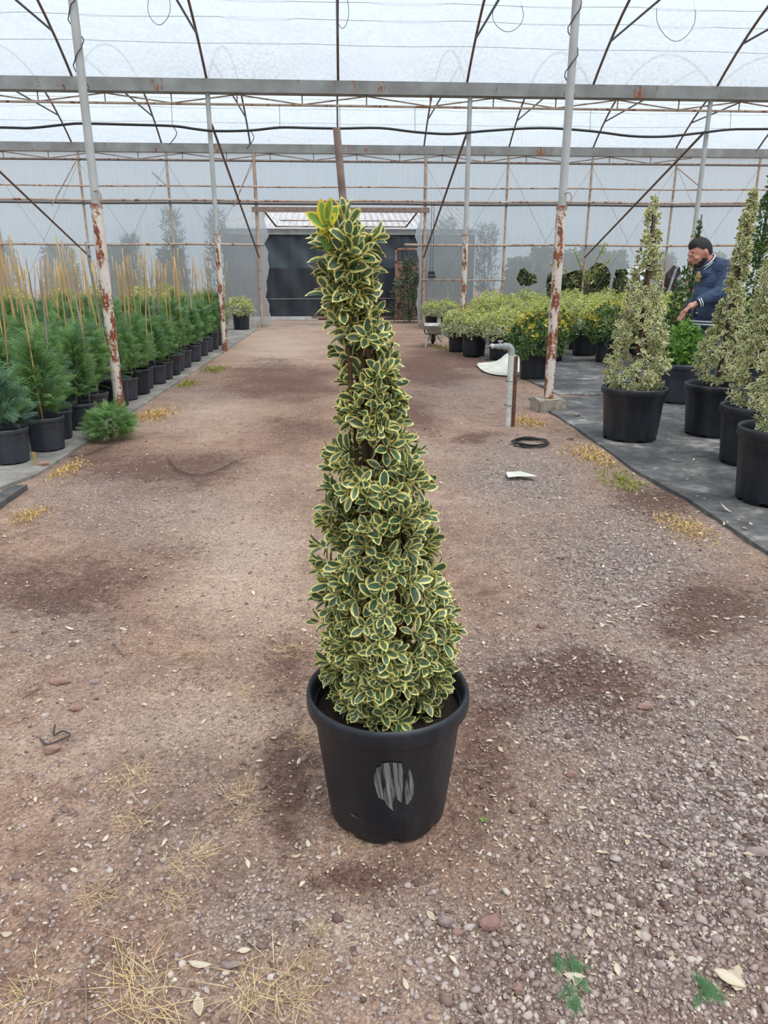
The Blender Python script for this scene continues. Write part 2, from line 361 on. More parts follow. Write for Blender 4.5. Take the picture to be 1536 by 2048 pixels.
ii = (np.arange(ny_-1)[:, None]*nx_+np.arange(nx_-1)[None]).ravel()
floor = link('floor', npmesh('floor', V, np.stack([ii, ii+1, ii+1+nx_, ii+nx_], -1), M['ground'], {'damp_shade': dm, 'dust': du, 'gravel': gr}))
tag(floor, 'reddish brown gravelly dirt path running through the greenhouse', 'ground', kind='structure')
def gz(x, y): return float(gheight(np.array([float(x)]), np.array([float(y)]))[0])

# ------------------------------------------------------------------ greenhouse shell
GY = [-5.05, 1.2, 7.45, 13.7, 20.0]; GZ = 4.3; SX = 2.15; RISE = 1.2
def arch(y0, y1, n=22): return [(y0+(y1-y0)*u, GZ+.03+4*RISE*u*(1-u)) for u in np.linspace(0, 1, n)]
for b in range(4):
    pr = arch(GY[b], GY[b+1], 30); xsr = np.linspace(-14, 14, 100); v = []; f = []
    for (y, z) in pr:
        for x in xsr:
            k = abs((x/SX) - round(x/SX))  # the film sags a little between the hoops
            v.append((x, y, z+.035-.05*min(1, k*3)*min(1, (z-GZ)*1.5)))
    nX = len(xsr); i0 = (np.arange(len(pr)-1)[:, None]*nX+np.arange(nX-1)[None]).ravel()
    o = link('ceiling' , npmesh('ceiling', np.array(v), np.stack([i0, i0+1, i0+1+nX, i0+nX], -1), M['roof_film']))
    tag(o, 'translucent plastic roof film arched over one greenhouse bay', 'roof', 'roof film of the bays', 'structure')
def gutter(Y, label, truss=True, dbl=False):
    e = empty('gutter_beam', (0, Y, GZ), label, 'gutter')
    z0, z1 = -.12, .075
    prof = [(-.10, z1), (-.085, z1), (-.085, z0+.014), (.085, z0+.014), (.085, z1), (.10, z1), (.10, z0), (-.10, z0)]
    mb = MB(); v = [(-14, y, z) for y, z in prof]+[(14, y, z) for y, z in prof]; n = len(prof)
    mb.add(v, [(k, (k+1) % n, n+(k+1) % n, n+k) for k in range(n)]+[tuple(range(n)), tuple(range(2*n-1, n-1, -1))])
    mb.build('channel', M['gutter'], e, smooth=False)
    if truss:
        MB().tube([(-14, 0, -.28), (14, 0, -.28)], .019, 8).build('bottom_chord', M['pipe_rusty'], e)
        if dbl: MB().tube([(-14, -.07, -.31), (14, -.07, -.31)], .016, 8).build('bottom_chord', M['pipe_dark'], e)
        me_d = MB().tube([(-SX/4, 0, -.27), (SX/4, 0, -.135)], .011, 6).mesh('web_bar', M['pipe_rusty'], True)
        me_u = MB().tube([(-SX/4, 0, -.135), (SX/4, 0, -.27)], .011, 6).mesh('web_bar', M['pipe_rusty'], True)
        me_v = MB().tube([(0, 0, -.28), (0, 0, -.12)], .012, 6).mesh('web_post', M['pipe_rusty'], True)
        for i in range(-18, 18):
            xc = (i+.5)*SX/2+.55
            if abs(xc) > 9.6: continue
            link('web_bar', me_d if i % 2 else me_u, e, (xc, 0, 0)); link('web_post', me_v, e, (xc-SX/4, 0, 0))
    return e
gutter(GY[2], 'grey steel gutter beam above the two nearest rusty posts', False)
gutter(GY[3], 'grey rust-streaked steel gutter beam with the black hose hung below it')
gutter(GY[4], 'rusty steel gutter beam along the top of the plastic back wall', dbl=True)
HX = [(i)*SX+.08 for i in range(-5, 6)]
for b in (1, 2, 3):
    pr = arch(GY[b]+.0, GY[b+1]); tz = GZ+.53
    u = (1-math.sqrt(1-(tz-GZ-.03)/RISE))/2; ya = GY[b]+(GY[b+1]-GY[b])*u; yb = GY[b]+GY[b+1]-ya
    mh = MB().tube([(0, y-GY[b], z-GZ) for y, z in pr], .021, 8).mesh('bent_pipe', M['pipe'], True)
    mt = MB().tube([(0, ya-GY[b], tz-GZ), (0, yb-GY[b], tz-GZ)], .017, 6).mesh('tie_bar', M['pipe_dark'], True)
    for i, x in enumerate(HX):
        e = empty('roof_hoop', (x, GY[b], GZ), ['bent pipe roof hoop over the path bay by the nearest posts', 'bent pipe roof hoop rising from the beam that carries the black hose', 'bent pipe roof hoop ending on the beam above the back wall'][b-1], 'hoop', ['hoops of the first bay', 'hoops of the middle bay', 'hoops of the last bay'][b-1])
        link('bent_pipe', mh, e); link('tie_bar', mt, e)
    # long wires on the roof
    for j, z in enumerate((4.75, 4.98, 5.12)):
        if b == 1: continue
        u = (1+math.sqrt(1-(z-GZ-.03)/RISE))/2; y = GY[b]+(GY[b+1]-GY[b])*u
        pts = [(x, y, z-.012*math.sin(x*2+j)) for x in np.linspace(-12, 12, 30)]
        tag(tubeobj('roof_wire', pts, .0035, M['wire'], n=5), 'thin wire strung under the roof film across the bay', 'wire', 'roof wires')
MH = {}
def post(x, y, r0, r1, zj, label, group=None, block=False, top=GZ-.12, nm='steel_post'):
    key = (r0, r1, zj, top)
    if key not in MH:
        MH[key] = (MB().tube([(0, 0, -.05), (0, 0, zj)], r0, 14).mesh('lower_sleeve', M['post_lo'], True, 50),
                   MB().tube([(0, 0, zj-.02), (0, 0, top)], r1, 12).mesh('upper_pipe', M['post_hi'], True, 50),
                   MB().tube(smoothcurve([(0, -r0*.6, zj+.12), (.05, -r0*.9, zj+.13), (.07, -r0*1.2, zj+.08), (.055, -r0*1.2, zj+.03)], 4), .007, 6).mesh('wire_hook', M['pipe_rusty'], True),
                   MB().tube([(0, 0, zj-.02), (0, 0, zj+.015)], r0*1.08, 14).mesh('joint_collar', M['pipe_rusty'], True, 50))
    e = empty(nm, (x, y, 0), label, 'post', group)
    a = MH[key]; link('lower_sleeve', a[0], e); link('upper_pipe', a[1], e); link('wire_hook', a[2], e); link('joint_collar', a[3], e)
    if block:
        mb = MB().box((0, 0, .035), (.30, .26, .17), .12); me = mb.mesh('concrete_foot', M['concrete'])
        bm = bmesh.new(); bm.from_mesh(me); bmesh.ops.bevel(bm, geom=bm.edges[:], offset=.015, segments=2, affect='EDGES')
        bmesh.ops.subdivide_edges(bm, edges=bm.edges[:], cuts=1)
        for vv in bm.verts: vv.co += Vector((random.uniform(-1, 1), random.uniform(-1, 1), random.uniform(-1, 1)))*.007
        bm.to_mesh(me); bm.free(); link('concrete_foot', me, e)
    return e
post(-2.23, 7.47, .052, .038, 1.95, 'rusty white steel post beside the bed of caned conifers, nearest post on that side')
post(2.165, 7.40, .050, .038, 1.95, 'rusty white steel post standing on a concrete block at the mat corner', block=True)
for x in (-6.45, 6.45): post(x, 7.45, .05, .038, 1.95, 'outer white steel post of the first row', 'outer posts')
post(-2.08, 13.70, .050, .040, 2.0, 'slim rusty white post at the far end of the caned conifers')
post(2.30, 13.70, .050, .040, 2.0, 'rusty white post rising behind the round variegated bushes')
post(6.48, 13.70, .050, .040, 2.0, 'rusty white post behind the man in the jacket')
post(-6.35, 13.70, .050, .040, 2.0, 'white post deep inside the conifer bed')
WY = GY[4]
for x in (-10.5, -8.4, -6.26, -4.14, 4.38, 6.55, 8.75, 10.95):
    e = empty('wall_pole', (x, WY-.05, 0), 'slim rusty upright pole of the plastic back wall', 'pole', 'back wall poles')
    MB().tube([(0, 0, 0), (0, 0, GZ-.1)], .030, 8).build('upright', M['pipe_rusty'], e)
for x, lb in ((-2.0, 'rusty upright pole of the doorway on the conifer side'), (2.28, 'rusty upright pole of the doorway on the bush side')):
    e = empty('door_pole', (x, WY-.055, 0), lb, 'pole')
    MB().tube([(0, 0, 0), (0, 0, GZ-.1)], .042, 10).build('upright', M['pipe_rusty'], e)
    MB().box((0, -.06, .04), (.22, .18, .1)).build('concrete_foot', M['concrete'], e)
# rails of the back wall
def rail(name, x0, x1, z, r, mat, label, dy=-.10, parts=None):
    tag(tubeobj(name, [(x, WY+dy, z+.01*math.sin(x*1.3)) for x in np.linspace(x0, x1, 24)], r, mat), label, 'rail')
rail('wall_rail', -13, 13, 3.41, .019, M['pipe_rusty'], 'thin rusty rail along the back wall just below the truss')
rail('wall_rail', -13, 13, 3.085, .028, M['pipe_rusty'], 'long rusty rail along the back wall above the doorway')
rail('film_roll', -13, 13, 3.02, .026, M['pipe_dark'], 'dark rolled film pipe hanging under the long rusty rail')
rail('wall_rail', -13, -1.85, 2.05, .028, M['pipe_rusty'], 'rusty waist rail of the back wall above the caned conifers')
rail('wall_rail', 1.75, 13, 2.05, .028, M['pipe_rusty'], 'rusty waist rail of the back wall above the round bushes')
rail('wall_rail', 2.2, 4.4, 1.19, .018, M['pipe_rusty'], 'short low rail between the door pole and the next pole')
tag(MB().box((.14, WY-.122, 2.88), (4.5, .06, .12)).build('door_header', M['stake'], smooth=False), 'pale wrapped header bar across the top of the doorway', 'header')
# diagonal braces from second row posts to the wall poles
for xa, xb, lb in ((-2.05, -1.99, 'steel brace from the slim post down to the doorway pole, conifer side'), (2.30, 2.26, 'steel brace from the bush-side post down to the doorway pole'), (6.48, 6.53, 'steel brace running down to the back wall above the yellow-flowered shrub'), (-6.35, -6.25, 'steel brace running down to the back wall above the caned conifers')):
    tag(tubeobj('brace_pipe', [(xa, 13.75, 3.72), (xb, WY-(.100 if abs(xb) < 3 else .085), 1.75)], .022, M['pipe']), lb, 'brace')
for (xa, za), (xb, zb), lb in (((-6.3, 3.95), (-7.0, 2.95), 'short strut beside the outer wall pole'), ((-2.05, 3.95), (-2.55, 2.95), 'short strut beside the doorway pole, conifer side'), ((-4.5, 3.72), (-4.1, 3.36), 'short loose strut hanging on the thin wall rail'), ((8.7, 3.95), (9.5, 3.4), 'short strut beside the far wall pole')):
    tag(tubeobj('wall_strut', [(xa, WY-.12, za), (xb, WY-.15, zb)], .014, M['pipe_rusty']), lb, 'strut')
for i, (xa, xb) in enumerate(((-8.4, -6.26), (-6.26, -4.14), (-4.14, -2.0), (2.28, 4.38), (4.38, 6.55), (6.55, 8.75), (8.75, 10.95))):
    for (z0, z1, dy_) in ((.4, 3.9, -.0595), (3.9, .4, -.0670)):
        tag(tubeobj('cross_wire', [(xa+(.040 if abs(xa) < 3 else .028), WY+dy_, z0), (xb-(.040 if abs(xb) < 3 else .028), WY+dy_, z1)], .004, M['wire'], n=5), 'thin crossing bracing wire on the back wall', 'wire', 'bracing wires of the back wall')
# back wall film with the doorway and torn holes
def w2(pts): return [(AY(x, y, WY)[0], AY(x, y, WY)[2]) for x, y in pts]
HOLES = [[(1033, 558), (1040, 540), (1048, 535), (1058, 546), (1073, 549), (1074, 566), (1058, 572), (1040, 571)],
         [(1094, 600), (1092, 566), (1096, 548), (1108, 540), (1118, 552), (1132, 548), (1150, 541), (1176, 540), (1192, 526), (1204, 526), (1216, 536), (1222, 550), (1214, 602), (1180, 612), (1130, 612)],
         [(1219, 604), (1228, 552), (1232, 540), (1254, 537), (1270, 533), (1290, 532), (1292, 608), (1250, 612)],
         [(1318, 610), (1322, 560), (1338, 540), (1348, 530), (1354, 538), (1362, 532), (1364, 546), (1354, 556), (1360, 580), (1352, 608)]]
outer = [(-14, 4.2), (-14, -.02), (-2.05, -.02), (-2.05, 2.86), (2.33, 2.86), (2.33, -.02), (14, -.02), (14, 4.2)]
polys = [[Vector((x, z, 0)) for x, z in outer]]
for hp in HOLES: polys.append([Vector((x, z, 0)) for x, z in w2(hp)])
flat = [p for pl in polys for p in pl]
tris = geometry.tessellate_polygon(polys)
me = bpy.data.meshes.new('wall_back'); me.from_pydata([(p.x, WY, p.y) for p in flat], [], [tuple(t) for t in tris]); me.materials.append(M['wall_film']); me.update()
tag(link('wall_back', me), 'hazy plastic film back wall with a doorway and torn holes', 'wall', kind='structure')
for s, x0, lb in ((1, -2.0, 'loose flap of white plastic hanging on the conifer side of the doorway'), (-1, 2.26, 'loose flap of white plastic hanging on the bush side of the doorway')):
    v, f = [], []; nz, nx2 = 16, 5
    for i in range(nz):
        z = .02+2.8*i/(nz-1); wd = (.16+.05*math.sin(i*.8+s)+.03*math.sin(i*2.7)+(.10 if i in (12, 13) else 0))*(1 if s > 0 else .6)
        for j in range(nx2): v.append((x0+s*(wd*j/(nx2-1)+.038), WY-.045-.030*math.sin(j*1.6+i*.5)*j/(nx2-1), z))
    for i in range(nz-1):
        for j in range(nx2-1): f.append((i*nx2+j, i*nx2+j+1, (i+1)*nx2+j+1, (i+1)*nx2+j))
    tag(MB().add(v, f).build('plastic_flap', M['flap'], smooth=True, angle=None), lb, 'plastic sheet')
# folded awning frame above the door
e = empty('door_canopy_frame', (.14, WY+.1, 2.75), 'hinged steel frame folded out above the doorway', 'frame')
for s in (-1, 1): MB().tube([(s*1.95, -.195, .10), (s*1.72, .55, -.22)], .022, 6).build('arm', M['pipe_dark'], e)
MB().tube([(-1.72, .55, -.22), (1.72, .55, -.22)], .02, 6).build('crossbar', M['pipe_rusty'], e)
MB().tube([(-1.6, .3, -.09), (1.75, .3, -.09)], .014, 6).build('crossbar', M['pipe_rusty'], e)
# winch with cords
e = empty('roll_winch', tuple(AY(863, 548, WY-.12)), 'small black film winch on cords beside the doorway', 'winch')
MB().box((0, 0, 0), (.16, .10, .13)).build('housing', M['hose'], e, smooth=False)
MB().tube([(-.09, -.02, -.05), (.10, -.02, -.05)], .05, 10).build('drum', M['wiredark'], e)
for dx in (-.03, .03): MB().tube([(dx, 0, .05), (dx, 0, 1.75)], .007, 5).build('cord', M['wiredark'], e)
# black irrigation hose strung under the middle gutter
hp = [(0, 255), (60, 256), (130, 249), (165, 247), (250, 249), (345, 252), (390, 258), (430, 262), (500, 261), (560, 255), (620, 256), (680, 257), (760, 256), (830, 264), (900, 268), (970, 262), (1080, 256), (1180, 262), (1260, 272), (1330, 273), (1400, 266), (1460, 259), (1536, 258)]
pts = [AY(x, y, 13.6) for x, y in hp]; pts = [pts[0]+np.array([-2.5, 0, 0])]+pts+[pts[-1]+np.array([2.5, 0, .05])]
e = empty('irrigation_hose', tuple(pts[0]), 'black irrigation hose strung in waves below the gutter beam', 'hose')
MB().tube([p-pts[0] for p in smoothcurve(pts, 4)], .020, 8).build('hose_pipe', M['hose'], e)
for i in (4, 6, 10, 12, 14, 18, 22):
    if i < len(pts): MB().tube([pts[i]-pts[0], pts[i]-pts[0]+np.array([.0, .06, GZ-.28-pts[i][2]])], .004, 5).build('hanger_wire', M['wiredark'], e)
for i in (6, 9):
    p = pts[i]-pts[0]; MB().tube(smoothcurve([p, p+np.array([.06, 0, -.10]), p+np.array([.0, 0, -.20]), p+np.array([-.08, 0, -.28])], 4), .007, 5).build('drip_line', M['hose'], e)
# wire loops hanging from the roof
for q, (cx, cy, rx, ry) in enumerate(((318, 5, 22, 45), (1016, 22, 30, 42), (1352, 15, 38, 68), (685, 15, 12, 42))):
    pts = [AY(cx+rx*math.cos(a)*(1+.1*math.sin(3*a)), cy+ry*math.sin(a), 12.4) for a in np.linspace(-.4*PI, 1.5*PI, 22)]
    tag(tubeobj('wire_loop', [np.array(p) for p in pts], .0045, M['wiredark'], n=5), 'loose loop of thin wire dangling from the roof hoops', 'wire', 'dangling wire loops')
# vine-like wires around the upper posts
for (x, y, lb) in ((-2.23, 7.47, 'dark wire twisted around the conifer-side post'), (2.165, 7.40, 'tangle of dark wire around the post on the concrete block')):
    pts = []; 
    for i in range(40):
        z = 2.9+i*.032; a = i*.55; rw = .0415+.020*abs(math.sin(i*.85))**2; pts.append((x+rw*math.cos(a), y+rw*math.sin(a), z))
    tag(tubeobj('twisted_wire', pts, .005, M['wiredark'], n=5), lb, 'wire')

# ------------------------------------------------------------------ ground covers
def slab(name, poly, h, mat, label, cat, z0=0.0):
    n = len(poly); v = [(x, y, z0-.03) for x, y in poly]+[(x, y, z0+h) for x, y in poly]
    o = MB().add(v, [tuple(range(n-1, -1, -1)), tuple(range(n, 2*n))]+[(i, (i+1) % n, n+(i+1) % n, n+i) for i in range(n)]).build(name, mat, smooth=False)
    return tag(o, label, cat)
slab('ground_cover_mat', [(2.13, -3.0), (2.13, 2.6), (2.16, 4.2), (2.10, 4.9), (2.15, 6.4), (2.13, 8.05), (2.6, 8.12), (9.0, 8.1), (9.0, -3.0)], .018, M['mat'], 'dusty black ground-cover mat under the pyramid shrubs', 'mat')
slab('ground_cover_mat', [(2.55, 8.3), (2.35, 13.0), (2.5, 19.6), (9.5, 19.6), (9.5, 8.25)], .014, M['mat'], 'dusty dark ground-cover mat under the round bushes', 'mat')
slab('concrete_strip', [(-2.24, 4.72), (-2.125, 5.08), (-2.10, 9.0), (-2.06, 14.0), (-2.05, 19.6), (-9.5, 19.6), (-9.5, 4.60)], .016, M['slab'], 'dusty concrete strip under the caned conifers', 'strip')
tag(MB().box((-2.118, 4.24, .012), (.10, .98, .034), -.01).build('loose_board', M['board'], smooth=False), 'grey weathered board lying on the ground at the conifer bed corner', 'board')

# ------------------------------------------------------------------ pots
def pot_meshes(R, H, rb, mat, n=40, ribs=0, tag_='pot', soil_z=None, bandf=.74):
    """returns (body, rim, soil) meshes: tapered nursery pot with a rolled rim, an upper band and drain notches"""
    rt = R*.925; band = H*bandf
    def rr(z): return rb+(rt-rb)*(z/(H*.9))
    def rib(r, z, a):
        if ribs and .05*H < z < band-.002: return r*(1+.010*math.cos(a*ribs))
        return r
    prof = [(rb*.97, 0), (rb, .006), (rr(H*.09), H*.09), (rr(H*.3), H*.3), (rr(H*.55), H*.55), (rr(band)*.995, band-.004), (rr(band)*1.018, band+.004), (rt*1.01, H*.89), (rt*.96, H*.89)]
    mb = MB().lathe(prof, n, rib=rib, closed_bottom=True)
    for k in range(n):
        if (k % (n//8)) in (0, 1): mb.v[k] = (*mb.v[k][:2], H*.045); mb.v[n+k] = (*mb.v[n+k][:2], H*.05)
    body = mb.mesh(tag_, mat, True, 45)
    lip = [(rt*1.005, H*.87), (R*.985, H*.875), (R, H*.89), (R*1.0, H*.965), (R*.99, H*.99), (R*.965, H), (R*.935, H*.99), (R*.915, H*.955), (rr(H*.80)*.965, H*.80), (rr(H*.5)*.955, H*.5)]
    rim = MB().lathe(lip, n, closed_bottom=False).mesh('pot_rim', mat, True, 50)
    sz = soil_z if soil_z else H*.84
    v = [(0, 0, sz)]; f = []; q = 20; rs = min(R*.905, rr(sz)*.965)
    for j in range(1, 6):
        for k in range(q):
            a = 2*PI*k/q; v.append((rs*j/5*math.cos(a), rs*j/5*math.sin(a), sz+random.uniform(-.008, .010)))
    for k in range(q): f.append((0, 1+k, 1+(k+1) % q))
    for j in range(4):
        for k in range(q): f.append((1+j*q+k, 1+(j+1)*q+k, 1+(j+1)*q+(k+1) % q, 1+j*q+(k+1) % q))
    soil = MB().add(v, f).mesh('potting_soil', M['soil'], True)
    return body, rim, soil
def put_pot(e, ms):
    b = link('pot', ms[0], e); link('pot_rim', ms[1], b); link('potting_soil', ms[2], e); return b

# ------------------------------------------------------------------ leaves
def leaf_template(L=1., W=.5, na=6, nc=5, fold=.22, curl=.12, ob=1.25):
    v, e = [], []
    for i in range(na+1):
        t = i/na; wd = W/2*(math.sin(PI*min(1, t**ob*.98+.02))**.75) if 0 < t < 1 else 0.006
        if i == na: wd = W*.03
        for j in range(nc):
            s = -1+2*j/(nc-1); v.append((s*wd, t*L, abs(s)*wd*fold*2-curl*L*t*t)); e.append(max(abs(s), (t-.72)/.28 if t > .72 else 0, .9 if t < .02 else 0))
    f = [(i*nc+j, i*nc+j+1, (i+1)*nc+j+1, (i+1)*nc+j) for i in range(na) for j in range(nc-1)]
    return np.array(v), np.array(f), np.array(e)
T_HI = leaf_template(); T_MID = leaf_template(na=4, nc=3); 
T_LO = (np.array([(0, 0, 0), (-.25, .55, .08), (0, .5, -.03), (.25, .55, .08), (0, 1, -.1)]), np.array([(0, 2, 1, 1), (0, 3, 2, 2), (1, 2, 4, 4), (2, 3, 4, 4)]), np.array([.8, 1, 0, 1, 1.]))
T_BL = (np.array([(0, 0, 0), (-.25, .4, .003), (0, .4, 0), (.25, .4, .003), (0, 1, -.05)]), T_LO[1], T_LO[2])
def norm(a): return a/np.maximum(np.linalg.norm(a, axis=-1, keepdims=True), 1e-9)
def shoots(pos, axis, size, pairs=4, s0=18, s1=78, gap=.22, jit=12, lenj=.25, droop=0.0):
    """leaf frames for shoots: returns base, dir, nor, side, length arrays"""
    N = len(pos); axis = norm(axis); ref = np.where(np.abs(axis[:, 2:3]) > .9, np.array([[1., 0, 0]]), np.array([[0, 0, 1.]]))
    e1 = norm(np.cross(axis, ref)); e2 = np.cross(axis, e1); B, D, Nn, L = [], [], [], []
    a0 = rng.uniform(0, 2*PI, N)
    for k in range(pairs):
        for j in (0, 1):
            a = a0+k*PI/2+j*PI+rng.normal(0, math.radians(jit), N)
            s = np.radians(s0+(s1-s0)*(k/max(1, pairs-1))+rng.normal(0, jit, N))
            rad = e1*np.cos(a)[:, None]+e2*np.sin(a)[:, None]
            d = axis*np.cos(s)[:, None]+rad*np.sin(s)[:, None]; d[:, 2] -= droop; d = norm(d)
            n = axis*np.sin(s)[:, None]-rad*np.cos(s)[:, None]
            n = norm(n-d*np.sum(n*d, -1, keepdims=True)+rng.normal(0, .12, (N, 3)))
            n = norm(n-d*np.sum(n*d, -1, keepdims=True))
            l = size*(.62+.38*min(1, (k+.6)/2))*rng.uniform(1-lenj, 1+lenj*.6, N)
            B.append(pos-axis*(size*gap*k)[:, None]+rad*.002); D.append(d); Nn.append(n); L.append(l)
    return np.concatenate(B), np.concatenate(D), np.concatenate(Nn), np.concatenate(L)
def leafmesh(name, B, D, Nn, L, T, mat, rnd=None, wid=1.0, midx=None):
    tv, tf, te = T; S = np.cross(D, Nn); N = len(B)
    V = B[:, None]+L[:, None, None]*(tv[None, :, 0:1]*wid*S[:, None]+tv[None, :, 1:2]*D[:, None]+tv[None, :, 2:3]*Nn[:, None])
    F = (tf[None]+(np.arange(N)*len(tv))[:, None, None]).reshape(-1, tf.shape[1])
    if rnd is None: rnd = rng.uniform(0, 1, N)
    at = {'edge': np.tile(te, N), 'rnd': np.repeat(rnd, len(tv))}
    mi = np.repeat(midx, len(tf)) if midx is not None else None
    if (tf[:, -1] == tf[:, -2]).any(): F = F[:, :3]
    return npmesh(name, V.reshape(-1, 3), F, mat, at, midx=mi)
LEAFV = {}
def leaf_variants(key, mat, T, n=10):
    if key not in LEAFV:
        out = []
        for i in range(n):
            tv, tf, te = T; v = tv.copy(); v[:, 0] *= random.uniform(.85, 1.15); v[:, 2] *= random.uniform(.5, 1.6)
            out.append(npmesh('leaf', v, tf, mat, {'edge': te, 'rnd': np.full(len(te), (i+.5)/n)}))
        LEAFV[key] = out
    return LEAFV[key]
def leaf_objects(root, origin, B, D, Nn, L, sel, meshes):
    S = np.cross(D, Nn)
    for i in sel:
        o = bpy.data.objects.new('leaf', meshes[random.randrange(len(meshes))]); C.objects.link(o); o.parent = root
        l = L[i]; s, d, n, b = S[i], D[i], Nn[i], B[i]
        o.matrix_basis = Matrix(((s[0]*l, d[0]*l, n[0]*l, b[0]), (s[1]*l, d[1]*l, n[1]*l, b[1]), (s[2]*l, d[2]*l, n[2]*l, b[2]), (0, 0, 0, 1)))
def pick_front(B, D, Nn, L, cx, origin, k):
    """the k leaves that show largest: facing the camera, outermost on the near side"""
    Wp = B+D*L[:, None]*.5+np.asarray(origin); tc = norm(CAM-Wp)
    face = np.abs(np.sum(Nn*tc, -1)); out = np.stack([Wp[:, 0]-(origin[0]+cx), Wp[:, 1]-origin[1]], -1)
    hor = norm(CAM[:2]-Wp[:, :2]); front = np.sum(out*hor, -1); r = np.linalg.norm(out, axis=-1)+.02
    score = L/np.linalg.norm(CAM-Wp, axis=-1)*(.35+face)*np.where(front > -.01, 1, .15)*(.4+front/r)
    return np.argsort(-score)[:k]

# ------------------------------------------------------------------ the pyramid euonymus in the middle of the path
MX, MY = .108, 1.60
main = empty('potted_euonymus', (MX, MY, 0), 'tall variegated pyramid shrub in a scuffed black pot standing alone on the dirt path', 'potted plant')
PR, PH = .2055, .362
mp = put_pot(main, pot_meshes(PR, PH, .152, M['pot'], 64, 0, 'pot', .30, .79))
# dry scuff smears on the wall of the pot
def potr(z): return .152+(PR*.925-.152)*(z/(PH*.9))+.0012
def smear(name, outline_px):
    """outline on the pot wall given as photo pixels, laid onto the round wall"""
    pts = []
    for x, y in outline_px:
        d = ray(x, y); lo, hi = .8, 2.2
        for t in np.linspace(lo, hi, 900):
            p = CAM+d*t
            if math.hypot(p[0]-MX, p[1]-MY) <= potr(max(0, p[2])) and p[2] < PH*.785: break
        pts.append((math.atan2(p[1]-MY, p[0]-MX), p[2]))
    poly = [Vector((a*.18, z, 0)) for a, z in pts]; bm = bmesh.new()
    vs_ = [bm.verts.new(p) for p in poly]; bm.faces.new(vs_); bmesh.ops.triangulate(bm, faces=bm.faces[:])
    bmesh.ops.subdivide_edges(bm, edges=bm.edges[:], cuts=3, use_grid_fill=True)
    uv = bm.loops.layers.uv.new('UVMap')
    for f in bm.faces:
        for lp in f.loops: lp[uv].uv = (lp.vert.co.x*3+lp.vert.co.y*.4, lp.vert.co.y*3)
    for v in bm.verts:
        a, z = v.co.x/.18, v.co.y; r = potr(z); v.co = Vector((r*math.cos(a), r*math.sin(a), z))
    bmesh.ops.recalc_face_normals(bm, faces=bm.faces[:])
    me = bpy.data.meshes.new(name); bm.to_mesh(me); bm.free(); me.materials.append(M['scuff']); link(name, me, mp)
smear('scuff_mark', [(754, 1535), (762, 1532), (764, 1560), (768, 1600), (757, 1595), (749, 1570), (748, 1550)])
smear('scuff_mark', [(763, 1527), (780, 1524), (803, 1526), (806, 1545), (805, 1580), (803, 1606), (795, 1598), (788, 1592), (785, 1610), (787, 1622), (775, 1612), (768, 1598), (766, 1560)])
smear('scuff_mark', [(818, 1536), (824, 1550), (828, 1570), (826, 1590), (818, 1606), (811, 1610), (809, 1590), (812, 1560)])
smear('scuff_mark', [(700, 1627), (712, 1630), (721, 1638), (710, 1636)])
# profile: height -> axis offset, radius
PROF = np.array([(.29, -.013, .12), (.36, .004, .170), (.43, .000, .188), (.50, .002, .190), (.555, -.004, .194), (.609, -.012, .194), (.66, -.02, .175), (.711, -.028, .168), (.761, -.026, .154), (.81, -.025, .150), (.858, -.023, .144), (.906, -.022, .143), (.94, -.029, .125), (.975, -.035, .116), (1.009, -.038, .102), (1.042, -.033, .090), (1.075, -.034, .075), (1.108, -.034, .072), (1.152, -.048, .068), (1.184, -.05, .075), (1.215, -.051, .074), (1.246, -.068, .065), (1.277, -.066, .063), (1.307, -.084, .062), (1.337, -.08, .066), (1.367, -.087, .069), (1.396, -.084, .072), (1.425, -.081, .074), (1.444, -.084, .06), (1.465, -.095, .035)])
def prof(z): return np.interp(z, PROF[:, 0], PROF[:, 1]), np.interp(z, PROF[:, 0], PROF[:, 2])
Bs, Ds, Ns, Ls = [], [], [], []
for shell, cnt, lift in ((.86, 480, .0), (.60, 170, .0), (.35, 60, 0)):
    zz = PROF[:, 0].min()+(PROF[:, 0].max()-PROF[:, 0].min())*rng.uniform(0, 1, 6000)
    cx, rr_ = prof(zz); keep = rng.uniform(0, .2, 6000) < rr_+.015; zz = zz[keep][:cnt]; cx, rr_ = prof(zz)
    a = (np.arange(len(zz))*2.39996+rng.uniform(-.5, .5, len(zz)))
    rad = np.stack([np.cos(a), np.sin(a), 0*a], -1)
    gapm = fbm(a*1.6+10, zz*14, 77) > .345
    rsh = np.maximum(rr_-.010, .018)*shell*rng.uniform(.86, 1.06, len(zz))
    pos = rad*rsh[:, None]+np.stack([cx, 0*cx, zz], -1)
    el = np.radians(rng.uniform(0, 50, len(zz))+np.clip((zz-1.0)*70, 0, 35)-np.clip((.45-zz)*180, 0, 35))
    ax = rad*np.cos(el)[:, None]; ax[:, 2] = np.sin(el); ax = ax+rng.normal(0, .18, ax.shape)
    pos, ax, zz = pos[gapm], ax[gapm], zz[gapm]
    b_, d_, n_, l_ = shoots(pos, ax, .046*rng.uniform(.8, 1.12, len(pos))*np.where(zz > 1.2, 1.06, 1), pairs=4, jit=13)
    Bs.append(b_); Ds.append(d_); Ns.append(n_); Ls.append(l_)
B_, D_, N_, L_ = (np.concatenate(q) for q in (Bs, Ds, Ns, Ls))
ok = B_[:, 2]+D_[:, 2]*L_ > .305; ok &= ~((B_[:, 2] < .375) & (np.hypot(B_[:, 0]+D_[:, 0]*L_, B_[:, 1]+D_[:, 1]*L_) > .178))
B_, D_, N_, L_ = B_[ok], D_[ok], N_[ok], L_[ok]
front = pick_front(B_, D_, N_, L_, -.03, (MX, MY, 0), 300); rest = np.setdiff1d(np.arange(len(B_)), front)
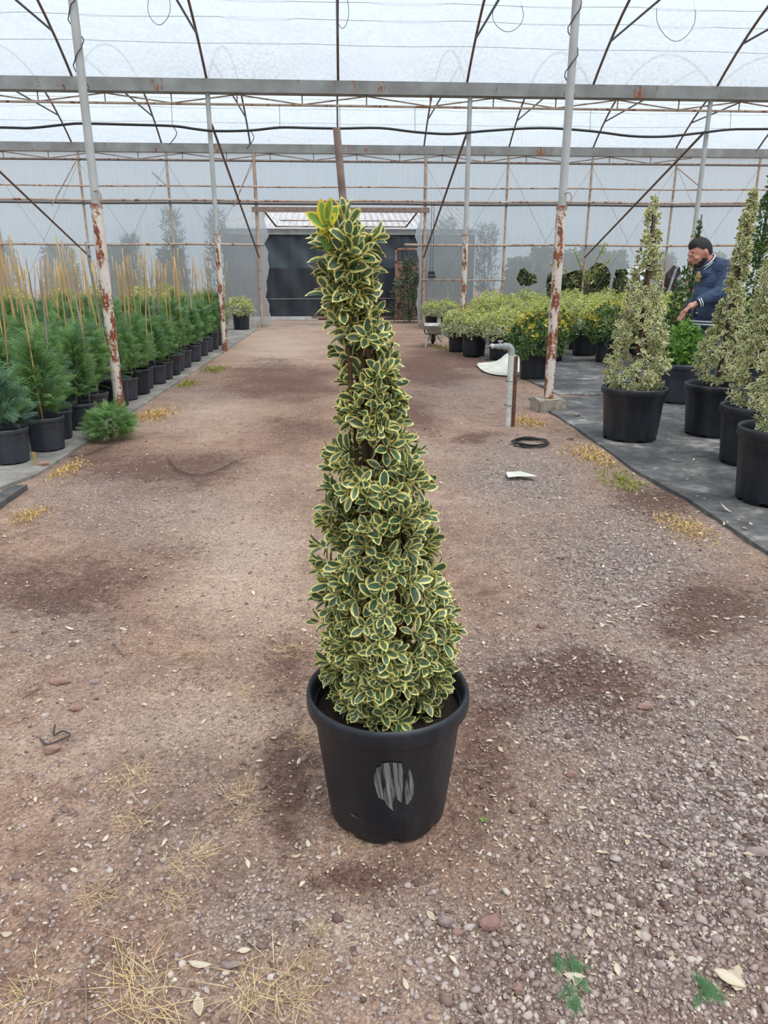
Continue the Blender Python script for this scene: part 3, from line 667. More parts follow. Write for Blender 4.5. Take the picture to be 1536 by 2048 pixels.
leaf_objects(main, (MX, MY, 0), B_, D_, N_, L_, front, leaf_variants('bravo', M['bravo'], T_HI, 12))
tag(link('foliage', leafmesh('foliage', B_[rest], D_[rest], N_[rest], L_[rest], T_HI, M['bravo']), main), kind='stuff')
# the lime-yellow young shoot at the top
tip = AY(652, 452, MY-.04)-np.array([MX, MY, 0]); mb = MB(); newm = leaf_variants('new', M['bravo_new'], leaf_template(W=.40, fold=.15, curl=.10), 6)
for (ex, ey), ln in (((612, 424), .066), ((640, 398), .062), ((660, 396), .055), ((676, 408), .066), ((640, 430), .056), ((650, 428), .058), ((662, 440), .05), ((668, 425), .055)):
    end = AY(ex, ey, MY-.05+random.uniform(-.02, .02))-np.array([MX, MY, 0]); d = norm(end-tip); bs = end-d*ln
    n = norm(np.array([random.uniform(-.3, .3), -1, .35])); n = norm(n-d*np.dot(n, d)); s = np.cross(d, n)
    leaf_objects(main, None, np.array([bs]), np.array([d]), np.array([n]), np.array([ln]), [0], newm)
    mb.tube([bs, tip+np.array([0, 0, -.05])], .0022, 5)
mb.build('young_shoot', M['bravo_new'], main)
# stems, twigs and the stake
MB().tube(smoothcurve([(0.0, .0, .29), (.0, .0, .6), (-.03, .01, .95), (-.06, .0, 1.2), (-.085, 0, 1.42)], 5), [.016]*5+[.014]*8+[.008]*8, 8).build('stem', M['stem'], main)
for i in range(4):
    a = i*1.6+.4; MB().tube(smoothcurve([(.02*math.cos(a), .02*math.sin(a), .29), (.05*math.cos(a), .05*math.sin(a), .55), (.05*math.cos(a)-.02, .05*math.sin(a), .85), (.03*math.cos(a)-.06, .03*math.sin(a), 1.2)], 4), .005, 6).build('branch', M['stem'], main)
top = AY(673, 256, MY+.03)-np.array([MX, MY, 0])
MB().tube([(-.005, .045, .25), (-.045, .04, .9), top], [.0095, .009, .0075], 8).build('wooden_stake', M['stake'], main)
wd = MB()
for i in range(3): wd.add([(.10+.01*i, -.07+.012*i, .318), (.108+.01*i, -.078+.012*i, .324), (.114+.01*i, -.07+.012*i, .322), (.107+.01*i, -.06+.01*i, .326)], [(0, 1, 2, 3)])
wd.build('weed_sprout', M['green'], main)

# ------------------------------------------------------------------ other pyramid shrubs
def pyramid(pos, R, H, top, label, profile, leafsize, nshoot, matk, T, nobj, group=None, lean=0, pot='pot', rb=None, name='potted_euonymus', stake=True, hor=True, pairs=4, seedgap=.34):
    e = empty(name, (pos[0], pos[1], .018), label, 'potted plant', group)
    put_pot(e, pot_meshes(R, H, rb or R*.8, M[pot], 48, 26 if pot == 'pot' else 0, 'pot', H*.86))
    P_ = np.array(profile); z0, z1 = P_[0, 0], P_[-1, 0]; Bq, Dq, Nq, Lq = [], [], [], []
    for shell, frac in ((.92, .66), (.68, .34)):
        cnt = int(nshoot*frac); zz = z0+(z1-z0)*rng.uniform(0, 1, cnt*12); rr_ = np.interp(zz, P_[:, 0], P_[:, 1])
        keep = rng.uniform(0, P_[:, 1].max(), len(zz)) < rr_+.02; zz = zz[keep][:cnt]; rr_ = np.interp(zz, P_[:, 0], P_[:, 1])
        a = rng.uniform(0, 2*PI, len(zz)); rad = np.stack([np.cos(a), np.sin(a), 0*a], -1)
        lump = .82+.36*fbm(a*2+pos[0]*7, zz*7+pos[1]*3, 13)
        r_ = np.maximum(rr_-leafsize*.4, .01)*shell*lump
        p_ = rad*r_[:, None]+np.stack([lean*(zz-z0), 0*zz, zz], -1)
        el = np.radians(rng.uniform(-5, 62, len(zz))); ax = rad*np.cos(el)[:, None]; ax[:, 2] = np.sin(el); ax += rng.normal(0, .2, ax.shape)
        gm = fbm(a*2.2+pos[0]*11, zz*11, 19) > seedgap; p_, ax = p_[gm], ax[gm]
        q = shoots(p_, ax, leafsize*rng.uniform(.75, 1.15, len(p_)), pairs=pairs, jit=15)
        for l_, v_ in zip((Bq, Dq, Nq, Lq), q): l_.append(v_)
    B1, D1, N1, L1 = (np.concatenate(q) for q in (Bq, Dq, Nq, Lq))
    ok = (B1[:, 2]+D1[:, 2]*L1 > H*.9) | (np.hypot(B1[:, 0], B1[:, 1]) > R*1.02)
    B1, D1, N1, L1 = B1[ok], D1[ok], N1[ok], L1[ok]
    fr = pick_front(B1, D1, N1, L1, 0, (pos[0], pos[1], 0), nobj) if nobj else []
    rs = np.setdiff1d(np.arange(len(B1)), fr)
    if nobj: leaf_objects(e, None, B1, D1, N1, L1, fr, leaf_variants(matk, M[matk], T_MID, 10))
    tag(link('foliage', leafmesh('foliage', B1[rs], D1[rs], N1[rs], L1[rs], T, M[matk]), e), kind='stuff')
    MB().tube([(0, 0, H*.8), (lean*.5, 0, (z0+z1)/2), (lean*(z1-z0), 0, z1-.1)], [.02, .014, .006], 7).build('stem', M['stem'], e)
    if stake: MB().tube([(.03, .03, H*.8), (.03+lean*(z1-z0), .03, z1+.02)], .009, 6).build('wooden_stake', M['stake'], e)
    return e
pp = [(.40, .20), (.47, .27), (.62, .285), (.80, .24), (1.0, .20), (1.2, .16), (1.4, .12), (1.6, .09), (1.78, .065), (1.88, .03)]
pyramid((2.46, 5.93), .268, .44, 0, 'variegated pyramid shrub in a wide black pot at the mat edge, nearest the concrete-footed post', pp, .05, 520, 'bravo_far', T_MID, 300)
pp2 = [(.46, .18), (.55, .25), (.68, .25), (.80, .195), (.95, .145), (1.14, .105), (1.3, .09), (1.53, .08), (1.78, .07), (1.95, .03)]
pyramid((3.23, 6.05), .262, .44, 0, 'variegated pyramid shrub with a bare trunk above its pot, close to the man', pp2, .05, 460, 'bravo_far', T_MID, 300, lean=.05)
pp3 = [(.42, .16), (.50, .24), (.66, .235), (.85, .195), (1.04, .16), (1.2, .17), (1.45, .12), (1.7, .07), (1.85, .03)]
pyramid((3.02, 5.05), .25, .43, 0, 'variegated pyramid shrub in a black pot, middle of the three at the mat edge', pp3, .05, 480, 'bravo_far', T_MID, 300)
pyramid((2.65, 4.13), .25, .46, 0, 'variegated pyramid shrub in a black pot with a dry leaf lying at its foot', [(.42, .15), (.50, .20), (.66, .195), (.9, .17), (1.2, .13), (1.5, .09), (1.75, .03)], .046, 420, 'bravo_far', T_MID, 300)
pyramid((4.45, 9.3), .24, .40, 0, 'dark green leafy cone shrub beside the man, a sparse spire on its top', [(.42, .3), (.6, .34), (.9, .29), (1.2, .22), (1.45, .12), (1.6, .05), (1.9, .035), (2.0, .02)], .06, 430, 'bushdark', T_LO, 0, name='green_cone_shrub')
pyramid((5.05, 8.9), .26, .42, 0, 'tall dark green cone shrub behind the back of the man', [(.42, .36), (.7, .40), (1.1, .34), (1.5, .25), (1.9, .14), (2.2, .06), (2.4, .02)], .07, 620, 'bushdark', T_LO, 0, name='green_cone_shrub', pairs=3)
pyramid((4.95, 7.6), .25, .42, 0, 'fresh green upright shrub behind the variegated pyramids', [(.42, .2), (.8, .26), (1.2, .22), (1.6, .13), (1.9, .04)], .07, 260, 'green', T_LO, 0, name='green_shrub')
pyramid((3.70, 7.75), .30, .42, 0, 'low fresh green bush in a wide faded pot in front of the man', [(.40, .2), (.46, .28), (.55, .30), (.66, .26), (.76, .18), (.83, .06)], .075, 220, 'green', T_LO, 0, pot='potgrey', name='green_bush', stake=False)

# ------------------------------------------------------------------ round bushes
def bush_mesh(rx, h, zb, n, leaf, mats, frac, seed, flat=.7):
    """dome of leafy shoots; frac = share of young shoots near the top"""
    u = rng.uniform(0, 1, n); a = rng.uniform(0, 2*PI, n); cz = -.55+1.55*u; sr = np.sqrt(np.clip(1-np.clip(cz, -1, 1)**2, 0, 1))
    lump = .60+.72*fbm(np.cos(a)*2.6+seed, np.sin(a)*2.6+cz*3+5, seed); sh = np.where(rng.uniform(0, 1, n) < .7, .95, .7)
    dirs = np.stack([np.cos(a)*sr, np.sin(a)*sr, np.clip(cz, -1, 1)], -1)
    p = dirs*np.array([rx, rx, h/1.55])*(lump*sh)[:, None]; p[:, 2] += zb+h*.355
    ax = norm(dirs*np.array([1, 1, .8])+np.array([0, 0, .55])+rng.normal(0, .25, dirs.shape))
    young = (cz > .15) & (rng.uniform(0, 1, n) < frac); p[young, 2] += rng.uniform(.0, .07, young.sum())
    q = shoots(p, ax, leaf*rng.uniform(.75, 1.2, n), pairs=3, jit=16)
    mi = np.tile(young.astype(int), 6)
    return leafmesh('foliage', *q, T_LO, mats, midx=mi)
BM_VAR = [bush_mesh(.36, .46, .32, 400, .058, [M['bushvar'], M['bushnew']], .65, s) for s in (1, 2, 3)]
BM_TALL = [bush_mesh(.37, .60, .32, 440, .064, [M['bushvar'], M['bushnew']], .75, s) for s in (4, 5)]
BM_GOLD = [bush_mesh(.42, .60, .30, 560, .06, [M['bushdark'], M['bushyellow']], .22, s) for s in (6, 7)]
POT_B = pot_meshes(.225, .40, .185, M['pot'], 36, 24); POT_S = pot_meshes(.20, .34, .165, M['pot'], 32, 20)
SPIRE = None
def spire_mesh():
    n = 9; p = np.stack([rng.normal(0, .012, n), rng.normal(0, .012, n), np.linspace(0, .2, n)], -1); return leafmesh('young_spire', *shoots(p, np.tile([[0, 0, 1.]], (n, 1)), np.full(n, .05), pairs=2), T_LO, M['bushnew'])
SPIRE = spire_mesh()
STEM_B = MB().tube([(0, 0, .25), (0, 0, .6)], .018, 6).mesh('stem', M['stem'], True)
BXY = []
def relax(pts, dmin, fixed=(), xmax=None, ymax=None, it=220):
    P_ = np.array(pts, float); F_ = np.array([(a, b) for a, b, _ in fixed]).reshape(-1, 2); Fr = np.array([r for *_, r in fixed])
    for _ in range(it):
        d = P_[:, None]-P_[None]; L_q = np.linalg.norm(d, axis=-1)+np.eye(len(P_))*9; push = np.clip(dmin-L_q, 0, None)
        P_ = P_+(d/np.maximum(L_q, 1e-6)[..., None]*push[..., None]*.5).sum(1)*.6
        if len(F_):
            d = P_[:, None]-F_[None]; L_q = np.linalg.norm(d, axis=-1); P_ = P_+(d/np.maximum(L_q, 1e-6)[..., None]*np.clip(Fr[None]-L_q, 0, None)[..., None]).sum(1)
        if xmax is not None: P_[:, 0] = np.minimum(P_[:, 0], xmax)
        if ymax is not None: P_[:, 1] = np.minimum(P_[:, 1], ymax)
    return [tuple(p) for p in P_]
def bush(x, y, mesh, label, group=None, s=1.0, rz=0, pot=None, name='potted_bush', spire=None, z=.014):
    BXY.append((x, y))
    e = empty(name, (x, y, z), label, 'potted bush', group, rz); e.scale = (s, s, s)
    put_pot(e, pot or POT_B); tag(link('foliage', mesh, e), kind='stuff'); link('stem', STEM_B, e)
    if spire: link('young_spire', SPIRE, e, spire)
    return e
bush(2.42, 19.3, BM_VAR[0], 'small variegated bush in a pot closest to the doorway pole on the bush side', s=.85, pot=POT_S)
bush(2.75, 18.7, BM_VAR[1], 'variegated bush with a tall yellow spire, second pot from the doorway pole', s=.9, spire=(0, 0, .78), pot=POT_S)
bush(2.18, 13.3, BM_VAR[2], 'variegated bush in the dark pot behind the green wheelbarrow', s=.95, z=0)
bush(2.32, 12.58, BM_VAR[0], 'variegated bush with a thin spire, in the ribbed pot next to the wheelbarrow', rz=1.1, spire=(-.1, 0, .8), z=0)
bush(2.66, 11.95, BM_VAR[1], 'variegated bush in the pot behind the white plastic sheet', rz=2.1)
bush(2.62, 9.72, BM_GOLD[0], 'dark green bush flecked with gold in a pot behind the water tap', name='gold_flecked_bush', s=.98, z=.0)
bush(3.44, 11.75, BM_GOLD[1], 'dark green bush half hidden behind the gold-flecked bush by the tap', name='gold_flecked_bush', s=.9, rz=2)
bush(4.28, 11.50, BM_GOLD[1], 'dark green bush flecked with gold behind the near pyramid shrub', name='gold_flecked_bush', s=1.0, rz=4)
MASS = []
for r_i, Y in enumerate((12.6, 13.5, 14.4, 15.3, 16.3, 17.4, 18.6)):
    for X in np.arange(3.35, 9.2, .82):
        x = X+random.uniform(-.12, .12)+.3*(r_i % 2); y = Y+random.uniform(-.12, .12)
        if PX((x, y, .6))[0] <= 1600: MASS.append((x, y))
MASS += [(4.95, 10.7), (5.75, 11.25), (5.5, 10.0), (6.3, 10.6), (5.05, 11.75), (6.6, 11.6)]
FIX = [(a, b, .80) for a, b in BXY]+[(6.48, 13.7, .50), (2.30, 13.7, .50), (4.45, 9.3, .62), (5.05, 8.9, .70), (6.45, 19.35, .6)]
for x, y in relax(MASS, .80, FIX, ymax=19.2):
    bush(x, y, random.choice(BM_TALL) if random.random() < .6 else random.choice(BM_VAR), 'variegated cream and green bush in a black pot among the massed round bushes', 'massed round bushes', s=random.uniform(.90, 1.04), rz=random.uniform(0, 6.28))
# far bushes at the end of the conifer bed
bush(-2.42, 18.95, BM_VAR[2], 'round variegated bush in a grey pot standing alone by the doorway film', s=1.0, z=.016)
bush(-3.25, 17.6, BM_VAR[0], 'round variegated bush behind the last conifers', 'bushes behind the conifers', s=1.05, z=.016)
for x, y in ((-3.6, 16.5), (-4.4, 17.2), (-5.2, 16.4), (-4.1, 18.3), (-6.0, 17.0), (-6.9, 16.6)):
    bush(x, y, random.choice(BM_TALL), 'round variegated bush behind the last conifers', 'bushes behind the conifers', s=1.1, rz=random.uniform(0, 6), z=.016)

# ------------------------------------------------------------------ conifers with canes
def spray_template():
    v, f, e = [], [], []
    def strip(a, b, w0, w1, ee):
        a, b = np.array(a, float), np.array(b, float); d = b-a; p = norm(np.array([-d[1], d[0], 0])); i = len(v)
        v.extend([a-p*w0, a+p*w0, b+p*w1, b-p*w1]); f.append((i, i+1, i+2, i+3)); e.extend([.3, .3, ee, ee])
    strip((0, 0, 0), (0, .5, .04), .018, .014, .5); strip((0, .5, .04), (0, 1, -.06), .014, .006, 1)
    for i in range(7):
        t = .12+i*.125; L = .42*(1-t*.75)
        for s in (-1, 1):
            b = np.array((s*L*.62, t+L*.75, .04-.12*t-.05)); a = np.array((0, t, .04*math.sin(t*3)))
            strip(a, b, .014, .005, 1)
            mpt = a+(b-a)*.45; strip(mpt, mpt+np.array((s*L*.38, L*.10, -.02)), .011, .004, 1); strip(mpt, mpt+np.array((s*.02, L*.40, .02)), .011, .004, 1)
    return np.array(v), np.array(f), np.array(e)
T_SP = spray_template()
def conifer_mesh(profile, n, size, mats, name='foliage', up=.85, dr=.0):
    P_ = np.array(profile); z0, z1 = P_[0, 0], P_[-1, 0]; zz = z0+(z1-z0)*rng.uniform(0, 1, n*10); rr_ = np.interp(zz, P_[:, 0], P_[:, 1])
    kp = rng.uniform(0, P_[:, 1].max(), len(zz)) < rr_+.02; zz = zz[kp][:n]; rr_ = np.interp(zz, P_[:, 0], P_[:, 1]); n = len(zz)
    a = rng.uniform(0, 2*PI, n); rad = np.stack([np.cos(a), np.sin(a), 0*a], -1)
    L = size*rng.uniform(.7, 1.25, n); start = np.maximum(rr_*rng.uniform(.75, 1.05, n)-L*.7, .0)
    B = rad*start[:, None]; B[:, 2] = zz-.03
    D = norm(rad+np.stack([rng.normal(0, .35, n), rng.normal(0, .35, n), rng.normal(up, .5, n)], -1))
    Nn = norm(np.stack([rng.normal(0, .6, n), rng.normal(0, .6, n), rng.uniform(.2, 1, n)], -1)+np.cross(D, rad)*rng.normal(0, .8, n)[:, None]); Nn = norm(Nn-D*np.sum(D*Nn, -1, keepdims=True))
    return leafmesh(name, B, D, Nn, L, T_SP, mats, midx=(rng.uniform(0, 1, n) < .2).astype(int))
cp = [(.33, .15), (.40, .205), (.50, .20), (.60, .18), (.70, .13), (.78, .07), (.84, .02)]
CM = [conifer_mesh([(z*(.94+.05*i), r*(.95+.06*(i % 3))) for z, r in cp], 300, .185, [M['conifer'], M['coniferblue']]) for i in range(4)]
POT_C = pot_meshes(.15, .26, .125, M['potgrey'], 28); POT_C2 = pot_meshes(.17, .29, .14, M['pot'], 28)
CANE = []
for i in range(5):
    h = 1.46+.05*i; pts = [(0, 0, .2)]; 
    for k_ in range(1, 7): pts.append((.006*math.sin(k_*1.7+i), .006*math.cos(k_*2.1+i), .2+(h-.2)*k_/6))
    CANE.append((MB().tube(pts, .0065, 6).mesh('cane', M['cane'], True), MB().tube(pts, [.010, .010, .0095, .009, .0085, .008, .0075], 6).mesh('cane', M['canegrey'], True)))
CSTEM = MB().tube([(0, 0, .2), (0, 0, .85)], [.010, .004], 5).mesh('stem', M['stem'], True)
def conifer(x, y, label, group=None, s=1., grey=False, pot=None, ncane=1, foliage=None, z=.016):
    e = empty('caned_conifer', (x, y, z), label, 'potted conifer', group, random.uniform(0, 6.28)); e.scale = (s, s, s*random.uniform(.95, 1.05))
    put_pot(e, pot or random.choice([POT_C, POT_C, POT_C2])); tag(link('foliage', foliage or random.choice(CM), e), kind='stuff'); link('stem', CSTEM, e)
    for i in range(ncane):
        c = link('cane', CANE[random.randrange(5)][1 if (grey and i == 0) else 0], e)
        aw = -e.rotation_euler[2]+random.uniform(-1.9, .4)
        c.location = (.085*math.cos(aw), .085*math.sin(aw), 0) if i == 0 else (random.uniform(-.06, .06), random.uniform(-.06, .06), 0); c.rotation_euler = (random.gauss(0, .06), random.gauss(0, .06), 0)
    return e
# the named front plants
cl = empty('low_conifer', (-2.45, 5.42, .016), 'low blue-green conifer without a cane in the pot beside the cane stub', 'potted conifer')
put_pot(cl, POT_C); tag(link('foliage', conifer_mesh([(.31, .13), (.36, .20), (.45, .20), (.56, .14), (.63, .04)], 230, .17, [M['coniferblue'], M['conifer']], up=.7), cl), kind='stuff')
gl = empty('globe_conifer', (-1.95, 6.22, .012), 'low dark green spreading conifer sitting on the ground without a pot', 'conifer')
tag(link('foliage', conifer_mesh([(.05, .17), (.11, .23), (.18, .22), (.24, .16), (.28, .06)], 420, .12, [M['conifer'], M['conifer']], up=.35), gl), kind='stuff')
MB().tube([(0, 0, -.01), (0, 0, .15)], .02, 6).build('stem', M['stem'], gl)
CON = []
for r_i, X in enumerate((-2.36, -2.80, -3.24, -3.70, -4.18, -4.70, -5.25, -5.85)):
    y = 5.05+.21*(r_i % 2) if r_i else 5.86
    while y < 16.6:
        x = X+random.uniform(-.05, .05)+(.02 if r_i else -.04*math.sin(y*1.1)); px = PX((x, y, .7))[0]; px2 = PX((x, y, 1.7))[0]
        skip = (r_i == 0 and (y < 5.7 or 12.9 < y < 13.3 or y > 15.2)) or (r_i == 1 and y < 5.6) or any(math.hypot(x-a, y-b) < .6 for a, b in BXY)
        if max(px, px2) > -70 and not skip: CON.append((x, y, r_i))
        y += (.40 if r_i == 0 else .46)*random.uniform(.93, 1.10)
FIXC = [(a, b, .62) for a, b in BXY]+[(-2.45, 5.42, .42), (-2.23, 7.47, .30), (-2.08, 13.70, .34), (-6.35, 13.70, .32)]
for (x, y), (_, _, r_i) in zip(relax([(a, b) for a, b, _ in CON], .42, FIXC, xmax=-2.33), CON):
    gry = random.random() < (.45 if y < 8 else .12); nc_ = 2 if random.random() < .35 else 1
    what = ('grey wooden stake' if gry else 'bamboo cane') if nc_ == 1 else ('grey stake and a cane' if gry else 'pair of bamboo canes')
    where = 'in the row along the path edge' if r_i == 0 else ('in the second row from the path' if r_i == 1 else 'deep inside the dense conifer bed')
    conifer(x, y, 'potted conifer with a %s, %s' % (what, where), 'conifers with %s %s' % (what, where), s=random.uniform(.93, 1.04), grey=gry, ncane=nc_)
e = empty('cane_stub', (*G(73, 935)[:2], 0), 'short cut bamboo stub standing in the ground by the first conifer pot', 'cane stub')
MB().tube([(0, 0, -.03), (-.004, 0, .115)], .0105, 8).build('cut_cane', M['cane'], e)

# ------------------------------------------------------------------ beyond the back wall
M['net'] = simple('dark shade net', lin(40, 50, 60), .55, 1.5, lin(56, 68, 78))
M['netlow'] = simple('darker doubled shade net', lin(26, 32, 40), .5, 2, lin(36, 44, 54))
M['corr'] = simple('grey corrugated roofing', lin(176, 178, 182), .6, 5, lin(140, 140, 142))
M['fascia'] = simple('pale fascia board', lin(190, 194, 196), .7, 6, lin(160, 162, 164))
M['rustdoor'] = simple('rusty painted sheet', lin(110, 62, 52), .8, 6, lin(150, 118, 104))
M['hedge'] = M['outgreen']
SY = 23.0
sh = empty('shed', (.2, SY, 0), 'open shed with a corrugated roof and a dark shade net front beyond the doorway', 'shed')
v, f = [], []; nx2 = 301
for j, (y, z) in enumerate(((-.25, 2.66), (2.0, 3.12), (4.5, 3.62))):
    for i in range(nx2):
        x = -3.6+7.6*i/(nx2-1); v.append((x, y, z+.03*math.cos(2*PI*x/.19)))
for j in range(2):
    for i in range(nx2-1): f.append((j*nx2+i, j*nx2+i+1, (j+1)*nx2+i+1, (j+1)*nx2+i))
MB().add(v, f).build('corrugated_roof', M['corr'], sh, smooth=True, angle=None)
MB().box((.2, -.05, 2.52), (7.6, .05, .16)).build('fascia_board', M['fascia'], sh, smooth=False)
v, f = [], []
for j in range(7):
    for i in range(60): v.append((-3.5+7.4*i/59, .05*math.sin(i*.9+j)*.6+.03*math.sin(i*2.3), 1.45+(2.48-1.45)*j/6))
for j in range(6):
    for i in range(59): f.append((j*60+i, j*60+i+1, (j+1)*60+i+1, (j+1)*60+i))
MB().add(v, f).build('upper_net', M['net'], sh, smooth=True, angle=None)
v2 = [(x, y-.02, .08+(z-1.45)*1.42/1.03) for x, y, z in v]
MB().add(v2, f).build('lower_net', M['netlow'], sh, smooth=True, angle=None)
MB().tube([(-3.5, -.06, .62), (3.9, -.06, .63)], .008, 5).build('net_wire', M['wire'], sh)
MB().box((-1.9, -.08, .06), (2.2, .06, .1)).build('base_plank', M['fascia'], sh, smooth=False)
MB().box((.2, -.09, .08), (2.4, .05, .06)).build('base_beam', M['rustdoor'], sh, smooth=False)
for x in (-3.5, 3.9): MB().box((x, 2.2, 1.3), (.1, 4.4, 2.6)).build('side_wall', M['netlow'], sh, smooth=False)
dp = AY(812, 520, SY-.3)
dr = empty('metal_gate', (dp[0]+.08, SY-.3, 0), 'rusty sheet metal gate with a barred top pane beside the net', 'gate')
MB().box((0, 0, .85), (.72, .04, 1.6)).build('sheet_panel', M['rustdoor'], dr, smooth=False)
fr = MB()
for x in (-.38, .38): fr.box((x, 0, 1.03), (.05, .06, 2.06))
fr.box((0, 0, 2.04), (.8, .06, .05)).box((0, 0, 1.66), (.8, .06, .04)); fr.build('gate_frame', M['rustdoor'], dr, smooth=False)
for i in range(5): MB().box((-.26+.13*i, 0, 1.85), (.02, .02, .36)).build('bar', M['pipe_dark'], dr, smooth=False)
def leafcloud(cx, n, rx, ry, z0, z1, leaf, wid, mat, seed=0, upb=.4, taper=.6):
    u = rng.uniform(0, 1, n); a = rng.uniform(0, 2*PI, n); r = np.sqrt(rng.uniform(.1, 1, n))*(1-taper*u*u)*(.75+.5*fbm(a*1.5+seed, u*4, seed+3))
    p = np.stack([np.cos(a)*r*rx, np.sin(a)*r*ry, z0+(z1-z0)*u], -1)
    ax = norm(np.stack([np.cos(a), np.sin(a), np.full(n, upb)], -1)+rng.normal(0, .4, (n, 3)))
    return leafmesh('foliage', *shoots(p, ax, leaf*rng.uniform(.7, 1.2, n), pairs=3, jit=18), T_BL if wid < .5 else T_LO, M[mat], wid=wid)
def outshrub(name, x, y, label, n, rx, ry, z0, z1, leaf, wid, mat, group=None, seed=0, upb=.4, taper=.6, cat='shrub'):
    e = empty(name, (x, y, 0), label, cat, group)
    tag(link('foliage', leafcloud(0, n, rx, ry, z0, z1, leaf, wid, mat, seed, upb, taper), e), kind='stuff')
    for i in range(3):
        a = i*2.1+seed; MB().tube([(0, 0, -.02), (rx*.3*math.cos(a), ry*.3*math.sin(a), z0+(z1-z0)*.7)], .014, 5).build('stem', M['stem'], e)
    return e
sp = AY(820, 600, 21.6)
outshrub('oleander_shrub', sp[0], 21.7, 'grey-green narrow-leaved shrub in front of the rusty gate', 420, .62, .45, .1, 1.75, .17, .42, 'reed', seed=2, upb=1.0, taper=.75)
for i, (x, y, h, r) in enumerate(((-4.35, 20.95, 2.95, .34), (-3.20, 21.0, 2.9, .34), (-5.45, 20.9, 2.3, .30), (2.98, 21.0, 2.75, .34), (4.12, 21.0, 2.6, .34))):
    outshrub('reed_clump', x, y, 'tall reed-like clump pressed close behind the hazy film, %s side' % ('conifer' if x < 0 else 'bush'), 230, r, r*.7, .8, h, .24, .24, 'reed', 'reeds behind the film, %s side' % ('conifer' if x < 0 else 'bush'), seed=i, upb=1.6, taper=.3)
for i, (x, y, h, r) in enumerate(((5.30, 22.0, 1.75, .52), (6.80, 21.9, 1.95, .52), (8.30, 22.6, 1.95, .50), (9.80, 22.6, 1.9, .52), (11.3, 22.4, 1.9, .52), (-4.75, 22.5, 2.0, .50), (-6.30, 22.4, 2.1, .55), (-7.90, 22.5, 2.1, .55), (-9.60, 22.5, 2.2, .58), (6.50, 23.8, 2.1, .58), (8.12, 24.0, 2.15, .58))):
    outshrub('hedge_shrub', x, y, 'olive green shrub growing outside the torn film' if x > 0 else 'olive green shrub seen dimly through the whole film', 620, r, .45, .05, h, .15, .95, 'outgreen', 'shrubs outside the torn film' if x > 0 else 'shrubs outside the whole film', seed=10+i, taper=.3)
# shrub with yellowing leaves inside the wall by the torn film
ye = empty('yellow_leaved_shrub', (6.45, 19.35, 0), 'sparse shrub with yellowing leaf sprays in front of the torn film', 'shrub')
for i, (tx, ty) in enumerate(((1210, 488), (1150, 505), (1100, 528), (1218, 522), (1175, 540))):
    p0 = np.array([0, 0, .9]); p1 = AY(tx, ty, 19.3)-np.array([6.45, 19.35, 0]); mid_ = (p0+p1)/2+np.array([0, 0, .12])
    cv = smoothcurve([p0, mid_, p1], 5); MB().tube(cv, .008, 5).build('branch', M['stem'], ye)
    t_ = np.linspace(.35, 1, 16); pts_ = np.array([cv[min(len(cv)-1, int(q*(len(cv)-1)))] for q in t_])+rng.normal(0, .03, (16, 3))
    tag(link('leaf_spray', leafmesh('leaf_spray', *shoots(pts_, np.tile([[.2, 0, 1.]], (16, 1))+rng.normal(0, .3, (16, 3)), np.full(16, .09), pairs=2), T_LO, M['bushnew']), ye), kind='stuff')
MB().tube([(0, 0, 0), (0, 0, .95)], .02, 6).build('stem', M['stem'], ye)
# rubble heap and leaning pole outside the last tear
rk = AY(1342, 590, 20.9)
def rockmesh(name, r, mat, seed, sq=(1, 1, .7), sub=2, jag=.28):
    bm = bmesh.new(); bmesh.ops.create_icosphere(bm, subdivisions=sub, radius=1); rd = random.Random(seed)
    cuts = [(Vector((rd.gauss(0, 1), rd.gauss(0, 1), rd.gauss(0, 1))).normalized(), rd.uniform(.55, .85)) for _ in range(7)]
    for vtx in bm.verts:
        for nrm, dd in cuts:
            k_ = vtx.co.dot(nrm)
            if k_ > dd: vtx.co -= nrm*(k_-dd)
        vtx.co *= 1+rd.uniform(-jag, jag)*.18
        vtx.co = Vector((vtx.co.x*sq[0], vtx.co.y*sq[1], vtx.co.z*sq[2]))*r
    me = bpy.data.meshes.new(name); bm.to_mesh(me); bm.free(); me.materials.append(mat); return me
M['darkheap'] = simple('dark rubble', lin(70, 60, 56), .9, 9, lin(40, 34, 32), .7)
o = link('rubble_heap', rockmesh('rubble_heap', .75, M['darkheap'], 4, (1, .6, 1.3), 3, 1.2), None, (rk[0], 21.3, .55)); tag(o, 'dark rubble heap outside the tear behind the man', 'rubble')
tag(tubeobj('leaning_pole', [(rk[0]-.35, 20.75, .05), AY(1352, 538, 20.75)], .035, M['fascia']), 'pale pole leaning on the dark rubble heap', 'pole')

